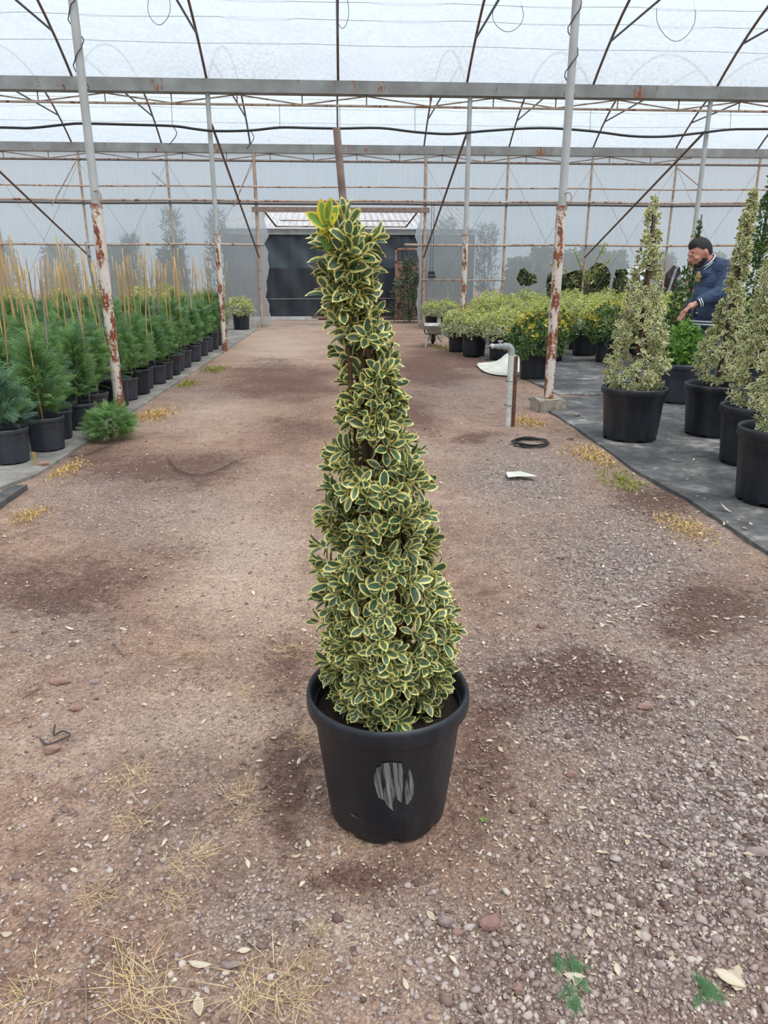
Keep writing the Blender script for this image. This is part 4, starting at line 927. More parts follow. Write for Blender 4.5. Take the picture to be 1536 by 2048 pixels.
# ------------------------------------------------------------------ wheelbarrow, tap, sheet, coil
M['wbtray'] = simple('scratched pale tray', lin(190, 190, 184), .5, 10, lin(150, 150, 146)); M['wbgreen'] = simple('green painted tube', lin(58, 104, 92), .45, 12, lin(80, 122, 108))
wb = empty('wheelbarrow', (1.86, 14.36, 0), 'wheelbarrow with a pale tray and green tube frame beside the bush pots', 'wheelbarrow', rz=-.08); wb.scale = (.92,)*3
mb = MB(); top_ = [(-.22, -.32, .44), (.22, -.32, .44), (.20, .36, .46), (-.20, .36, .46)]; bot_ = [(-.13, -.16, .27), (.13, -.16, .27), (.11, .22, .27), (-.11, .22, .27)]
inn_ = [(x*.95, y*.95, z) for x, y, z in top_]; ib_ = [(x*.93, y*.93, z+.012) for x, y, z in bot_]
mb.add(top_+bot_+inn_+ib_, [(4, 5, 1, 0), (5, 6, 2, 1), (6, 7, 3, 2), (7, 4, 0, 3), (7, 6, 5, 4), (0, 1, 9, 8), (1, 2, 10, 9), (2, 3, 11, 10), (3, 0, 8, 11), (8, 9, 13, 12), (9, 10, 14, 13), (10, 11, 15, 14), (11, 8, 12, 15), (12, 13, 14, 15)]).build('tray', M['wbtray'], wb, smooth=False)
for s in (-1, 1):
    MB().tube(smoothcurve([(s*.24, -.62, .42), (s*.20, -.35, .30), (s*.13, -.1, .255), (s*.08, .3, .24), (s*.05, .52, .18)], 4), .015, 7).build('handle_tube', M['wbgreen'], wb)
    MB().tube(smoothcurve([(s*.15, -.20, .26), (s*.17, -.26, .12), (s*.19, -.30, .0)], 4), .016, 7).build('leg', M['wbtray'], wb)
    MB().tube(smoothcurve([(s*.17, -.26, .12), (s*.13, .0, .12), (s*.08, .28, .22)], 4), .012, 7).build('brace', M['wbgreen'], wb)
wh = MB().lathe([(.13, -.03), (.165, -.03), (.18, 0), (.165, .03), (.13, .03)], 20, closed_bottom=False); wh.v = [(z, x+.56, y+.18) for x, y, z in wh.v]; wh.build('wheel', M['hose'], wb)
MB().tube([(-.06, .56, .18), (.06, .56, .18)], .13, 12).build('wheel_hub', M['wbtray'], wb)

tb = G(1016, 853); ztop = AY(1023, 704, tb[1])[2]; dxl = AY(1023, 704, tb[1])[0]-tb[0]
M['pvc'] = simple('dirty white plastic pipe', lin(216, 216, 210), .5, 18, lin(180, 176, 168)); M['tapgrey'] = simple('grey plastic tap', lin(164, 172, 172), .5, 20, lin(134, 136, 132))
M['brownwood'] = simple('dark brown wooden stake', lin(112, 76, 60), .8, 20, lin(82, 52, 42))
tp = empty('standpipe_tap', (tb[0], tb[1], 0), 'white standpipe with a grey tap wired to a brown stake at the path edge', 'water tap')
MB().tube([(0, 0, -.04), (dxl, 0, ztop)], .027, 14).build('riser_pipe', M['pvc'], tp)
e0 = np.array([dxl, 0, ztop]); el_ = [e0+np.array([-.045*(1-math.cos(a))*1.0, 0, .05*math.sin(a)]) for a in np.linspace(0, PI/2, 6)]
MB().tube([e0-np.array([0, 0, .02])]+el_+[el_[-1]+np.array([-.02, 0, 0])], .031, 12).build('elbow', M['tapgrey'], tp)
x0 = el_[-1]+np.array([-.01, 0, 0])
tpb = MB().tube([x0, x0+np.array([-.02, 0, 0]), x0+np.array([-.025, 0, 0]), x0+np.array([-.075, 0, 0]), x0+np.array([-.08, 0, 0]), x0+np.array([-.125, 0, .004])], [.032, .032, .025, .025, .022, .018], 12).build('tap_body', M['tapgrey'], tp)
MB().tube([x0+np.array([-.11, 0, .0]), x0+np.array([-.13, 0, .003]), x0+np.array([-.135, 0, -.003])], [.022, .024, .018], 10).build('spout', M['pvc'], tpb)
MB().tube([x0+np.array([-.05, 0, .02]), x0+np.array([-.05, 0, .045])], .010, 8).tube([x0+np.array([-.075, 0, .045]), x0+np.array([-.025, 0, .047])], .007, 6).build('tap_handle', M['tapgrey'], tpb)
MB().box((dxl/2+.043, .012, (ztop-.02)/2-.03), (.036, .04, ztop), 0, 0, math.atan2(dxl, ztop)).build('wooden_stake', M['brownwood'], tp, smooth=False)
for zz in (.42, .20):
    MB().tube([(dxl*zz/ztop+.012+.055*math.cos(a), .005+.042*math.sin(a), zz) for a in np.linspace(0, 2*PI, 18)], .0025, 5).build('tie_wire', M['wiredark'], tp)

bx = [(952, 730), (962, 742), (978, 749), (1000, 752), (1020, 753), (1040, 751)]; tx_ = [(956, 727), (972, 727), (994, 728), (1008, 712), (1020, 704), (1042, 716)]
v, f = [], []; nr = 7
for (a, b) in zip(bx, tx_):
    p0 = G(*a, .012); p1 = AY(b[0], b[1], 11.25)
    for j in range(nr):
        t = j/(nr-1); p = p0*(1-t)+p1*t; p[2] = max(.010, p[2]*(t**1.3) if p1[2] > .05 else .012+.02*t)+.018*math.sin(a[0]*.31+j*1.9)*(t > 0)+.012; v.append(tuple(p))
for i in range(len(bx)-1):
    for j in range(nr-1): f.append((i*nr+j, (i+1)*nr+j, (i+1)*nr+j+1, i*nr+j+1))
o = MB().add(v, f).build('plastic_sheet', M['sheet'], smooth=True, angle=None); sm = o.modifiers.new('thickness', 'SOLIDIFY'); sm.thickness = .004; sb = o.modifiers.new('smooth', 'SUBSURF'); sb.levels = sb.render_levels = 1
tag(o, 'crumpled white plastic sheet lying against the bush pots behind the tap', 'plastic sheet')
cc = G(1060, 890); pts = []
for i in range(150):
    a = i*2*PI/30; r = .135+.012*math.sin(i*.37)+.006*math.sin(i*1.3); pts.append((r*math.cos(a)*1.05, r*math.sin(a), .012+.006*(i//30)+.004*math.sin(i*.6)))
tag(MB().tube(pts, .0045, 5).build('hose_coil', M['hose'], None, (cc[0], cc[1], 0)), 'coil of thin black tubing lying on the gravel path', 'hose coil')
for P_, lb in (([(335, 915), (350, 935), (378, 948), (410, 948), (440, 938), (462, 927), (475, 921)], 'thin dark tube lying in a curve on the path below the conifers'), ([(135, 912), (165, 910), (200, 898), (225, 889)], 'dark tube lying on the soil beside the potless conifer'), ([(80, 1478), (95, 1488), (120, 1480), (140, 1470), (125, 1462), (108, 1470), (110, 1450)], 'short twisted grey tube lying on the soil')):
    pts = [G(x, y, .010) for x, y in P_]; tag(tubeobj('tube_scrap', smoothcurve(pts, 5), .0045 if P_[0][1] < 1000 else .003, M['pipe_dark'], n=6), lb, 'tube')
sp_ = [(1012, 945), (1040, 943), (1066, 950), (1075, 953), (1035, 953), (1016, 955)]
o = MB().add([tuple(G(x, y, .016+.006*(i % 2))) for i, (x, y) in enumerate(sp_)], [(0, 1, 2, 3, 4, 5)]).build('plastic_scrap', M['sheet'], smooth=False); o.modifiers.new('thickness', 'SOLIDIFY').thickness = .003
tag(o, 'torn strip of white plastic on the gravel below the hose coil', 'plastic scrap')

# ------------------------------------------------------------------ stones, gravel, litter
STN = [(893, 1842, 36, 'grey angular stone next to the round reddish stone', 'rock', (1, .8, .8)), (980, 1845, 44, 'round reddish stone in front of the big pot', 'rockpink', (1, .9, .85)), (915, 1862, 22, 'small brown stone between the grey and the reddish stone', 'rockpink', (1, .8, .7)),
       (1190, 1195, 26, 'pale flat stone in the gravel, paired with another', 'rock', (1, .8, .5)), (1222, 1205, 28, 'square pale stone in the gravel', 'rock', (1, .9, .6)), (1128, 1115, 28, 'grey flat stone on the gravel below the mat', 'rock', (1, .7, .45)), (1083, 1250, 22, 'brown stone beside the shrub on the gravel', 'rockpink', (.8, .9, .9)), (1123, 1212, 22, 'pale stone beside the green fallen leaf', 'rock', (1, .8, .6)), (1405, 1148, 26, 'dark grey stone below the mat edge', 'rock', (1, .7, .5)), (1515, 1705, 46, 'large flat grey stone in the gravel', 'rock', (1.1, .6, .35)),
       (1290, 1410, 34, 'flat brown stone among dry leaves in the gravel', 'rockpink', (1, .7, .5)), (120, 1363, 36, 'buried rounded stone in the soil, larger of two', 'rockpink', (1.2, .8, .4)), (190, 1362, 26, 'buried rounded stone in the soil, smaller of two', 'rock', (1.2, .8, .4)), (105, 1500, 34, 'reddish stone beside the twisted tube', 'rockpink', (1.2, .8, .6)), (150, 1418, 26, 'brown stone half sunk in the soil', 'rockpink', (1.2, .8, .5)), (88, 934, 24, 'brown stone behind the cut bamboo stub', 'rockpink', (1.2, .9, .8)),
       (1140, 880, 16, 'stone at the corner of the wide black pot on the mat', 'rock', (1, .8, .8)), (1155, 836, 15, 'small pale stone lying on the dusty mat', 'rock', (1, .8, .6)), (388, 1022, 14, 'small brown stone on the bare path', 'rockpink', (1, .8, .6)), (1145, 1545, 26, 'rounded pink stone at the gravel edge', 'rockpink', (1, .8, .6)), (1320, 1925, 26, 'rounded grey stone in the foreground gravel', 'rock', (1, .8, .6)), (460, 1930, 34, 'long dark stone in the foreground soil', 'rock', (1.3, .6, .45)), (1035, 1970, 26, 'brown stone near the green sprig', 'rockpink', (1, .8, .7)), (1015, 1880, 22, 'grey angular stone below the reddish stone', 'rock', (1, .9, .7)), (52, 1300, 22, 'pale crumbly stone in the dark soil', 'rock', (1, .8, .5))]
for i, (x, y, wpx, lb, mt, sq) in enumerate(STN):
    p = G(x, y, .0); r = wpx/FPX*PX(p)[2]*.5; zb = .02 if lb.endswith('mat') and 'dusty' in lb else gz(p[0], p[1])
    tag(link('stone', rockmesh('stone', r, M[mt], i+20, sq, 2, .5), None, (p[0], p[1], zb+r*sq[2]*.42)), lb, 'stone')
# gravel: individual pebbles for the largest, the rest as one spread
ICO = None
def pebble_templates(k=24):
    out = []
    for s in range(k):
        bm = bmesh.new(); bmesh.ops.create_icosphere(bm, subdivisions=1, radius=1); rd = random.Random(s+100)
        sc = (rd.uniform(.8, 1.25), rd.uniform(.65, 1), rd.uniform(.45, .75))
        cuts_ = [(Vector((rd.gauss(0, 1), rd.gauss(0, 1), rd.gauss(0, 1))).normalized(), rd.uniform(.35, .75)) for _ in range(6)]
        for vx in bm.verts:
            for nrm_, dd_ in cuts_:
                k_ = vx.co.dot(nrm_)
                if k_ > dd_: vx.co -= nrm_*(k_-dd_)
        vv = np.array([[c*1.2*rd.uniform(.85, 1.1)*q for c, q in zip(vx.co, sc)] for vx in bm.verts]); ff = np.array([[q.index for q in fc.verts] for fc in bm.faces]); bm.free(); out.append((vv, ff))
    return out
PT = pebble_templates(); ff = PT[0][1]; TV = np.array([p[0] for p in PT])
NC = 200000; cy = .8+rng.uniform(0, 1, NC)**1.9*6.2; cx = rng.uniform(-1, 1, NC)*(.62*cy+.35)
dmp_shade, _, grv = field(cx, cy)
keep = rng.uniform(0, 1, NC) < np.clip(grv*1.1, .30, 1)*np.clip(1.7/cy, .25, 1)*.62
keep &= np.hypot(cx-MX, cy-MY) > .165; keep &= ~((cx > 2.1) | (cx < -2.05))
cx, cy, grv, dmp_shade = cx[keep], cy[keep], grv[keep], dmp_shade[keep]; NP = min(len(cx), 66000); cx, cy, grv, dmp_shade = cx[:NP], cy[:NP], grv[:NP], dmp_shade[:NP]
sz = rng.lognormal(math.log(.0040), .46, NP)*(.85+.35*grv)*np.clip(.85+cy*.08, 1, 1.4); sz = np.clip(sz, .0018, .015)
zg = gheight(cx, cy); ang = rng.uniform(0, 2*PI, NP); tid = rng.integers(0, len(PT), NP); rn = np.clip(rng.normal(.5, .24, NP)-.5*np.clip(dmp_shade-.15, 0, 1), 0, 1)  # pebbles darken over damp soil and the painted pot shadow too
vis = np.argsort(-sz/np.hypot(cy, CAMH))[:300]
pm = [npmesh('pebble', TV[i], ff, M['pebble'], {'rnd': np.full(12, (i*7 % 24)/24)}, smooth=False) for i in range(24)]
for i in vis:
    o = bpy.data.objects.new('pebble', pm[tid[i]]); C.objects.link(o); o.parent = floor; o.location = (cx[i], cy[i], zg[i]+sz[i]*.25); o.rotation_euler = (0, 0, ang[i]); o.scale = (sz[i],)*3
rs = np.setdiff1d(np.arange(NP), vis); tv = TV[tid[rs]]; ca, sa = np.cos(ang[rs])[:, None], np.sin(ang[rs])[:, None]; s_ = sz[rs][:, None]
Vp = np.stack([(tv[..., 0]*ca-tv[..., 1]*sa)*s_+cx[rs][:, None], (tv[..., 0]*sa+tv[..., 1]*ca)*s_+cy[rs][:, None], tv[..., 2]*s_+(zg[rs]+sz[rs]*.25)[:, None]], -1)
Fp = (ff[None]+(np.arange(len(rs))*12)[:, None, None]).reshape(-1, 3)
tag(link('gravel', npmesh('gravel', Vp.reshape(-1, 3), Fp, M['pebble'], {'rnd': np.repeat(rn[rs], 12)}, smooth=False), floor), kind='stuff')
# fallen dry leaves
DL = []
for i in range(8):
    tv_, tf_, te_ = leaf_template(W=random.uniform(.38, .6), na=4, nc=3, fold=random.uniform(-.4, .5), curl=random.uniform(-.25, .25)); tv_ = tv_.copy(); tv_[:, 2] -= tv_[:, 2].min()
    DL.append(npmesh('fallen_leaf', tv_, tf_, M['dryleaf'], {'edge': te_, 'rnd': np.full(len(te_), random.random())}))
n = 0; LB = [G(1480, 1985), G(1405, 2030)]
while n < 300:
    x = random.gauss(1180, 300) if random.random() < .72 else random.uniform(0, 700); y = random.triangular(860, 2040, 1250)
    if random.random() < .16: x, y = random.uniform(1240, 1536), random.uniform(870, 1090)
    if not (0 < x < 1536): continue
    p = G(x, y); 
    if math.hypot(p[0]-MX, p[1]-MY) < .19 or p[0] < -2.0 or p[0] > 6: continue
    onmat = p[0] > 2.13; z = (.019 if onmat else gz(p[0], p[1])+.004)
    if onmat and any(math.hypot(p[0]-a, p[1]-b) < .3 for a, b in ((2.46, 5.93), (3.23, 6.05), (3.02, 5.05), (2.65, 4.13))): continue
    o = bpy.data.objects.new('fallen_leaf', random.choice(DL)); C.objects.link(o); s = random.uniform(.012, .029)*(1 if y > 1300 else 1.3); o.scale = (s, s, s); o.location = (p[0], p[1], z)
    o.rotation_euler = (random.gauss(0, .15), random.gauss(0, .15), random.uniform(0, 6.28)); n += 1
    if onmat: tag(o, 'small dry cream leaf fallen on the black ground-cover mat', 'leaf', 'fallen leaves on the mat')
    else: tag(o, 'small dry cream leaf fallen on the gravelly path', 'leaf', 'fallen leaves on the path')
for i, (x, y, s, rz, lb) in enumerate(((1470, 1985, .075, -.6, 'large curled cream leaf in the foreground gravel, upper of the pair'), (1490, 1975, .06, .9, 'large curled cream leaf in the foreground gravel, lower of the pair'), (1172, 1955, .045, 1.2, 'broad pink-beige leaf lying beside the green sprig'), (1165, 1945, .036, 2.4, 'folded cream leaf touching the green sprig'), (1465, 1025, .085, 1.0, 'dry pale leaf at the foot of the nearest pyramid shrub pot'), (1500, 1490, .05, .5, 'cream leaf pair on the gravel'), (425, 1930, .05, 1.5, 'crumpled cream leaf in the foreground soil'), (400, 2030, .04, .3, 'pale leaf at the foreground edge of the soil'))):
    p = G(x, y, .02 if i == 4 else 0); o = link('fallen_leaf', DL[i % 8], None, (p[0], p[1], .02 if i == 4 else gz(p[0], p[1])+.006)); o.scale = (s, s, s); o.rotation_euler = (random.gauss(0, .2), random.gauss(0, .2), rz); tag(o, lb, 'leaf')
NL = 3400; lx = rng.normal(1150, 330, NL); ly = 700+rng.uniform(0, 1, NL)**.8*1300; lx = np.where(rng.uniform(0, 1, NL) < .3, rng.uniform(-50, 800, NL), lx)
Pl = np.array([G(a, b) for a, b in zip(lx, ly)]); okl = (np.hypot(Pl[:, 0]-MX, Pl[:, 1]-MY) > .18) & (Pl[:, 0] > -2.05) & (Pl[:, 0] < 2.12) & ~((abs(Pl[:, 0]-2.165) < .19) & (abs(Pl[:, 1]-7.40) < .17)); Pl = Pl[okl]; NL = len(Pl); Pl[:, 2] = gheight(Pl[:, 0], Pl[:, 1])+.004
a = rng.uniform(0, 2*PI, NL); Dl = norm(np.stack([np.cos(a), np.sin(a), rng.normal(0, .15, NL)], -1)); Nl = norm(np.stack([rng.normal(0, .25, NL), rng.normal(0, .25, NL), np.ones(NL)], -1)); Nl = norm(Nl-Dl*np.sum(Dl*Nl, -1, keepdims=True))
tag(link('leaf_litter', leafmesh('leaf_litter', Pl, Dl, Nl, rng.uniform(.004, .015, NL)*np.clip(Pl[:, 1]/2, 1, 2), T_LO, M['dryleaf'])), 'scatter of tiny dry leaf bits and chips over the path', 'leaf litter', kind='stuff')
# dry grass tufts
def tuft(p, r, n, mat, name, label, cat, h=.35, wid=.07, lenr=(.5, 1.1)):
    a = rng.uniform(0, 2*PI, n); el = rng.uniform(.05, h, n); B = np.stack([rng.normal(0, r*.28, n), rng.normal(0, r*.28, n), rng.uniform(.002, .008, n)], -1)
    D = norm(np.stack([np.cos(a), np.sin(a), el], -1)); Nn = norm(np.stack([-np.cos(a)*el, -np.sin(a)*el, np.ones(n)], -1)+rng.normal(0, .3, (n, 3))); Nn = norm(Nn-D*np.sum(D*Nn, -1, keepdims=True))
    return tag(link(name, leafmesh(name, B, D, Nn, r*rng.uniform(*lenr, n), T_BL, M[mat], wid=wid), None, (p[0], p[1], gz(p[0], p[1]))), label, cat, 'dry grass tufts' if label.startswith('flattened') else None)
for x, y, r in ((265, 1555, 75), (265, 1640, 60), (480, 1590, 70), (495, 1630, 40), (385, 1715, 70), (345, 1795, 50), (190, 1790, 60), (270, 1950, 100), (290, 2020, 110), (530, 1985, 110), (600, 2000, 70), (60, 1990, 80), (620, 1920, 50), (580, 1300, 50), (385, 1305, 40), (485, 1385, 40), (612, 1475, 45), (700, 1690, 30), (640, 1860, 40)):
    p = G(x, y); tuft(p, r/FPX*PX(p)[2]*1.0, int(26+r*.45), 'straw', 'dry_grass_tuft', 'flattened tuft of dry straw-coloured grass on the soil', 'grass tuft', .22, .032)
for x, y, rx, mt, lb in ((1185, 915, 55, 'mossy', 'yellow dry moss patch beside the wide black pot'), (1245, 960, 50, 'mossg', 'green and yellow moss patch by the mat edge'), (1370, 1055, 55, 'mossy', 'yellow dry moss patch by the lower mat edge'), (1060, 845, 40, 'mossy', 'yellow dry litter patch beside the concrete block'), (125, 940, 45, 'mossy', 'yellow dry litter patch by the cut bamboo stub'), (60, 1030, 40, 'mossy', 'yellow dry litter patch at the board'), (310, 830, 45, 'mossy', 'yellowish dry moss patch at the rusty post foot'), (430, 740, 30, 'mossg', 'greenish moss patch along the concrete strip'), (372, 768, 30, 'mossg', 'greenish moss patch below the conifer pots'), (885, 695, 22, 'mossg', 'green moss patch under the wheelbarrow')):
    p = G(x, y); R_ = rx/FPX*PX(p)[2]; n = 420; B = np.stack([rng.normal(0, R_*.42, n), rng.normal(0, R_*.85, n), np.zeros(n)], -1); B[:, 0] = np.minimum(B[:, 0], 2.08-p[0]-.3*np.abs(B[:, 0])) if p[0] > 0 else np.maximum(B[:, 0], -2.03-p[0]+.3*np.abs(B[:, 0]))
    B[:, 2] = gheight(B[:, 0]+p[0], B[:, 1]+p[1])-gz(p[0], p[1])+.002
    a = rng.uniform(0, 2*PI, n); D = norm(np.stack([np.cos(a), np.sin(a), rng.uniform(.2, 1.2, n)], -1)); Nn = np.tile([[0, 0, 1.]], (n, 1)); Nn = norm(Nn-D*np.sum(D*Nn, -1, keepdims=True)+1e-6)
    tag(link('moss_patch', leafmesh('moss_patch', B, D, Nn, R_*rng.uniform(.10, .26, n), T_LO, M[mt], wid=.35), None, (p[0], p[1], gz(p[0], p[1]))), lb, 'moss', kind='stuff')
# cut green sprigs and sticks
for x, y, s, lb in ((1138, 1925, .055, 'cut green conifer sprig lying on the foreground gravel'), (1138, 1985, .035, 'tiny green sprig tip below the larger sprig'), (1405, 1975, .05, 'dull green sprig lying beside the big curled leaves')):
    p = G(x, y); e = empty('green_sprig', (p[0], p[1], gz(p[0], p[1])+.006), lb, 'sprig')
    k_ = 9; B = np.stack([rng.normal(0, s*.18, k_), rng.normal(0, s*.35, k_), rng.uniform(0, .006, k_)], -1); a = -PI/2+rng.normal(0, .5, k_); D = norm(np.stack([np.cos(a), np.sin(a), rng.normal(.1, .1, k_)], -1)); Nn = np.tile([[0, 0, 1.]], (k_, 1)); Nn = norm(Nn-D*np.sum(D*Nn, -1, keepdims=True))
    tag(link('foliage', leafmesh('foliage', B, D, Nn, np.full(k_, s*.9), T_SP, M['sprig']), e), kind='stuff'); MB().tube([(0, s*.5, .002), (0, -s*.3, .004)], .0012, 5).build('twig', M['stem'], e)
for x0_, y0_, x1_, y1_, lb in ((1165, 1460, 1177, 1498, 'short pale stick in the dark gravel'), (915, 1520, 960, 1545, 'dry stalk beside the big pot'), (918, 1535, 975, 1532, 'thin dry stalk crossing another by the big pot'), (1010, 1725, 1042, 1702, 'brown twig in front of the big pot'), (45, 1395, 85, 1370, 'pale split stick on the soil'), (1305, 1254, 1360, 1256, 'thin straight stalk on the dark gravel'), (790, 1890, 795, 1970, 'long thin dry stalk in the foreground'), (168, 1930, 172, 2040, 'upright dry stalk in the foreground grass'), (1205, 2000, 1260, 1990, 'brown stick below the green sprig'), (225, 1285, 250, 1310, 'thin twig on the dark soil')):
    tag(tubeobj('dry_stick', [G(x0_, y0_, .008), (G(x0_, y0_, .012)+G(x1_, y1_, .012))/2+np.array([.002, 0, .002]), G(x1_, y1_, .008)], .0022 if y0_ > 1500 else .0035, M['stake'], n=6), lb, 'stick')
p = G(967, 1640); e = empty('weed_seedling', (p[0], p[1], gz(p[0], p[1])), 'tiny bright green seedling beside the big pot', 'seedling')
for i in range(5):
    a = i*1.26; lv = leaf_variants('seed', M['green'], T_MID, 3)[i % 3]; o = link('leaf', lv, e, (0, 0, .004)); o.rotation_euler = (.5, 0, a); o.scale = (.012,)*3

# ------------------------------------------------------------------ the man in the varsity jacket
from mathutils.bvhtree import BVHTree
PY = 8.12
pxc, pyc = 4.10, PY
def Q(x, y, dy=0.0):
    p = AY(x, y, PY); return np.array([p[0]-pxc, dy, p[2]])
M['skin'] = simple('skin', lin(206, 150, 128), .5, 14, lin(190, 128, 106))
M['beard'] = simple('short dark beard', lin(66, 48, 44), .8, 60, lin(44, 32, 30), .4)
M['hair'] = simple('short black hair', lin(20, 18, 20), .7, 80, lin(36, 32, 32), .5)
def cloth(name, a, b, wr=.6):
    t = NT(name); v = t.coord('Object'); f = t.noise(v, 5, 5, .6); wv = t.n('ShaderNodeTexNoise'); wv.inputs['Scale'].default_value = 9; wv.inputs['Distortion'].default_value = 1.6
    mp_ = t.coord('Object', (1, 1, 2.2)); t.l(mp_, wv.inputs['Vector']); t.col(t.ramp(f, [(.3, a), (.7, b)])); t.rough(.85); t.bump(wv.outputs['Fac'], wr, .04); return t.m
M['jacket'] = cloth('navy sweatshirt cloth', lin(48, 62, 88), lin(66, 84, 114)); M['jeans'] = cloth('dark blue-grey denim', lin(52, 64, 78), lin(74, 88, 102), .4); M['rib'] = simple('navy ribbing', lin(38, 46, 64), .9, 30, lin(48, 58, 78)); M['white'] = simple('white knitted stripe', lin(232, 232, 230), .8); M['tee'] = simple('dark tee', lin(44, 40, 44), .9); M['gold'] = simple('tan chenille emblem', lin(206, 182, 124), .95, 40, lin(178, 150, 96), .6); M['shoe'] = simple('dark shoe', lin(40, 40, 44), .6)
class Blob:
    def __init__(s): s.bm = bmesh.new()
    def ell(s, c, r, rot=None, sub=3):
        R4 = (rot or Matrix.Identity(3)).to_4x4()
        bmesh.ops.create_icosphere(s.bm, subdivisions=sub, radius=1, matrix=Matrix.Translation(Vector(map(float, c)))@R4@Matrix.Diagonal((*r, 1)).to_4x4()); return s
    def cap(s, a, b, ra, rb, n=14):
        a, b = np.asarray(a, float), np.asarray(b, float)
        k = max(3, int(np.linalg.norm(b-a)/(min(ra, rb)*.45)))
        for i in range(k+1):
            t = i/k; p = a*(1-t)+b*t; r = ra*(1-t)+rb*t; s.ell(p, (r, r, r), None, 2)
        return s
    def chain(s, pts, rs):
        for i in range(len(pts)-1): s.cap(pts[i], pts[i+1], rs[i], rs[i+1])
        return s
    def remesh(s, name, vox, mats, smooth=6):
        me = bpy.data.meshes.new(name); s.bm.to_mesh(me); s.bm.free(); o = bpy.data.objects.new(name, me); C.objects.link(o)
        r = o.modifiers.new('r', 'REMESH'); r.mode = 'VOXEL'; r.voxel_size = vox; r.use_smooth_shade = True
        m_ = o.modifiers.new('s', 'SMOOTH'); m_.factor = .5; m_.iterations = smooth
        dg = bpy.context.evaluated_depsgraph_get(); me2 = bpy.data.meshes.new_from_object(o.evaluated_get(dg)); me2.name = name
        bpy.data.objects.remove(o); bpy.data.meshes.remove(me)
        me2.materials.clear()
        for q in mats: me2.materials.append(q)
        me2.polygons.foreach_set('use_smooth', np.ones(len(me2.polygons), bool)); return me2
man = empty('person', (pxc, pyc, 0), 'man in a navy varsity jacket with white stripes, leaning forward and reaching down', 'person')
tilt = Matrix.Rotation(math.radians(-24), 3, 'Y')   # the face turns down towards -X
hc = Q(1401, 503)
def H_(x, y, z): return hc+np.array(tilt@Vector((x, y, z)))
NAR = -.245
sh_n, el_n, wr_n = Q(1438, 540, NAR+.02), Q(1417, 584, NAR-.05), Q(1369, 606, NAR-.02)
sh_f, el_f, wr_f = Q(1432, 540, .22), Q(1424, 592, .27), Q(1392, 622, .22)
nb = Q(1428, 527)
bd = Blob()
bd.ell(hc, (.122, .092, .142), tilt).ell(H_(-.038, 0, -.055), (.088, .074, .085), tilt).ell(H_(-.066, 0, -.118), (.050, .050, .036), tilt)
bd.ell(H_(-.115, 0, .015), (.022, .055, .016), tilt).chain([H_(-.118, 0, .005), H_(-.150, 0, -.042)], [.010, .014]).ell(H_(-.138, -.013, -.045), (.012, .010, .009), tilt).ell(H_(-.138, .013, -.045), (.012, .010, .009), tilt)
bd.ell(H_(-.112, 0, -.078), (.014, .028, .008), tilt).ell(H_(-.108, 0, -.094), (.014, .024, .009), tilt)
for s in (-1, 1):
    bd.ell(H_(-.098, s*.036, .000), (.020, .020, .013), tilt).ell(H_(-.085, s*.062, -.035), (.03, .022, .025), tilt)
    bd.ell(H_(.012, s*.093, -.015), (.024, .010, .036), tilt).ell(H_(.006, s*.092, -.040), (.014, .009, .014), tilt)
bd.chain([H_(.02, 0, -.09), nb, Q(1432, 548)], [.076, .062, .09])
bd.chain([Q(1430, 548), Q(1424, 600), Q(1420, 650)], [.15, .15, .15])
bd.chain([nb+np.array([.02, -.06, -.06]), sh_n, el_n, wr_n], [.05, .06, .05, .032]).chain([nb+np.array([.02, .06, -.06]), sh_f, el_f, wr_f], [.07, .06, .05, .032])
def hand(wr, fwd, down, side, s):
    fwd, down, side = norm(fwd), norm(down), norm(side)
    pal = wr+fwd*.05; bd.ell(wr+fwd*.045+down*.005, (.046, .022, .042), None, 2); bd.cap(wr, wr+fwd*.06, .03, .036)
    for i, (o_, l_) in enumerate(((-.033, .062), (-.011, .070), (.011, .067), (.032, .052))):
        k0 = wr+fwd*.085+side*o_+down*.006; k1 = k0+(fwd*.75+down*.65)*l_*.42; k2 = k1+(down*1.0-fwd*.1)*l_*.36; k3 = k2+(down*.7-fwd*.7)*l_*.26
        bd.chain([k0-fwd*.03, k0, k1, k2, k3], [.0125, .0115, .0105, .0095, .008])
    t0 = wr+fwd*.03-side*s*.035+down*.01; t1 = t0+fwd*.035-side*s*.018+down*.022; t2 = t1+fwd*.028+down*.02
    bd.chain([t0, t1, t2], [.015, .0125, .010])
hand(wr_n, Q(1345, 616, NAR-.02)-wr_n, np.array([-.35, 0, -1.]), np.array([0, 1., 0]), -1)
hand(wr_f, np.array([-.7, 0, -.7]), np.array([-.3, 0, -1.]), np.array([0, 1., 0]), 1)
for (hip, knee, ank) in ((Q(1422, 665, -.10), Q(1412, 725, -.12), np.array([.06, -.12, .09])), (Q(1416, 665, .10), Q(1396, 722, .12), np.array([-.20, .12, .09]))):
    bd.chain([hip, knee, ank], [.105, .065, .042]); bd.chain([ank, ank+np.array([-.12, 0, -.045])], [.038, .030])
body = bd.remesh('body', .0085, [M['skin'], M['beard']], 4)
bc = [(H_(-.085, 0, -.128), .050), (H_(-.05, .045, -.115), .042), (H_(-.05, -.045, -.115), .042), (H_(-.012, -.07, -.085), .032), (H_(-.012, .07, -.085), .032), (H_(.008, -.08, -.05), .02), (H_(.008, .08, -.05), .02)]
cen = np.empty(len(body.polygons)*3); body.polygons.foreach_get('center', cen); cen = cen.reshape(-1, 3); isb = np.zeros(len(cen), bool)
for c_, r_ in bc: isb |= np.linalg.norm(cen-c_, axis=1) < r_
isb &= cen[:, 2] < H_(-.1, 0, -.062)[2]+.03; isb &= np.linalg.norm(cen-H_(-.128, 0, -.088), axis=1) > .026
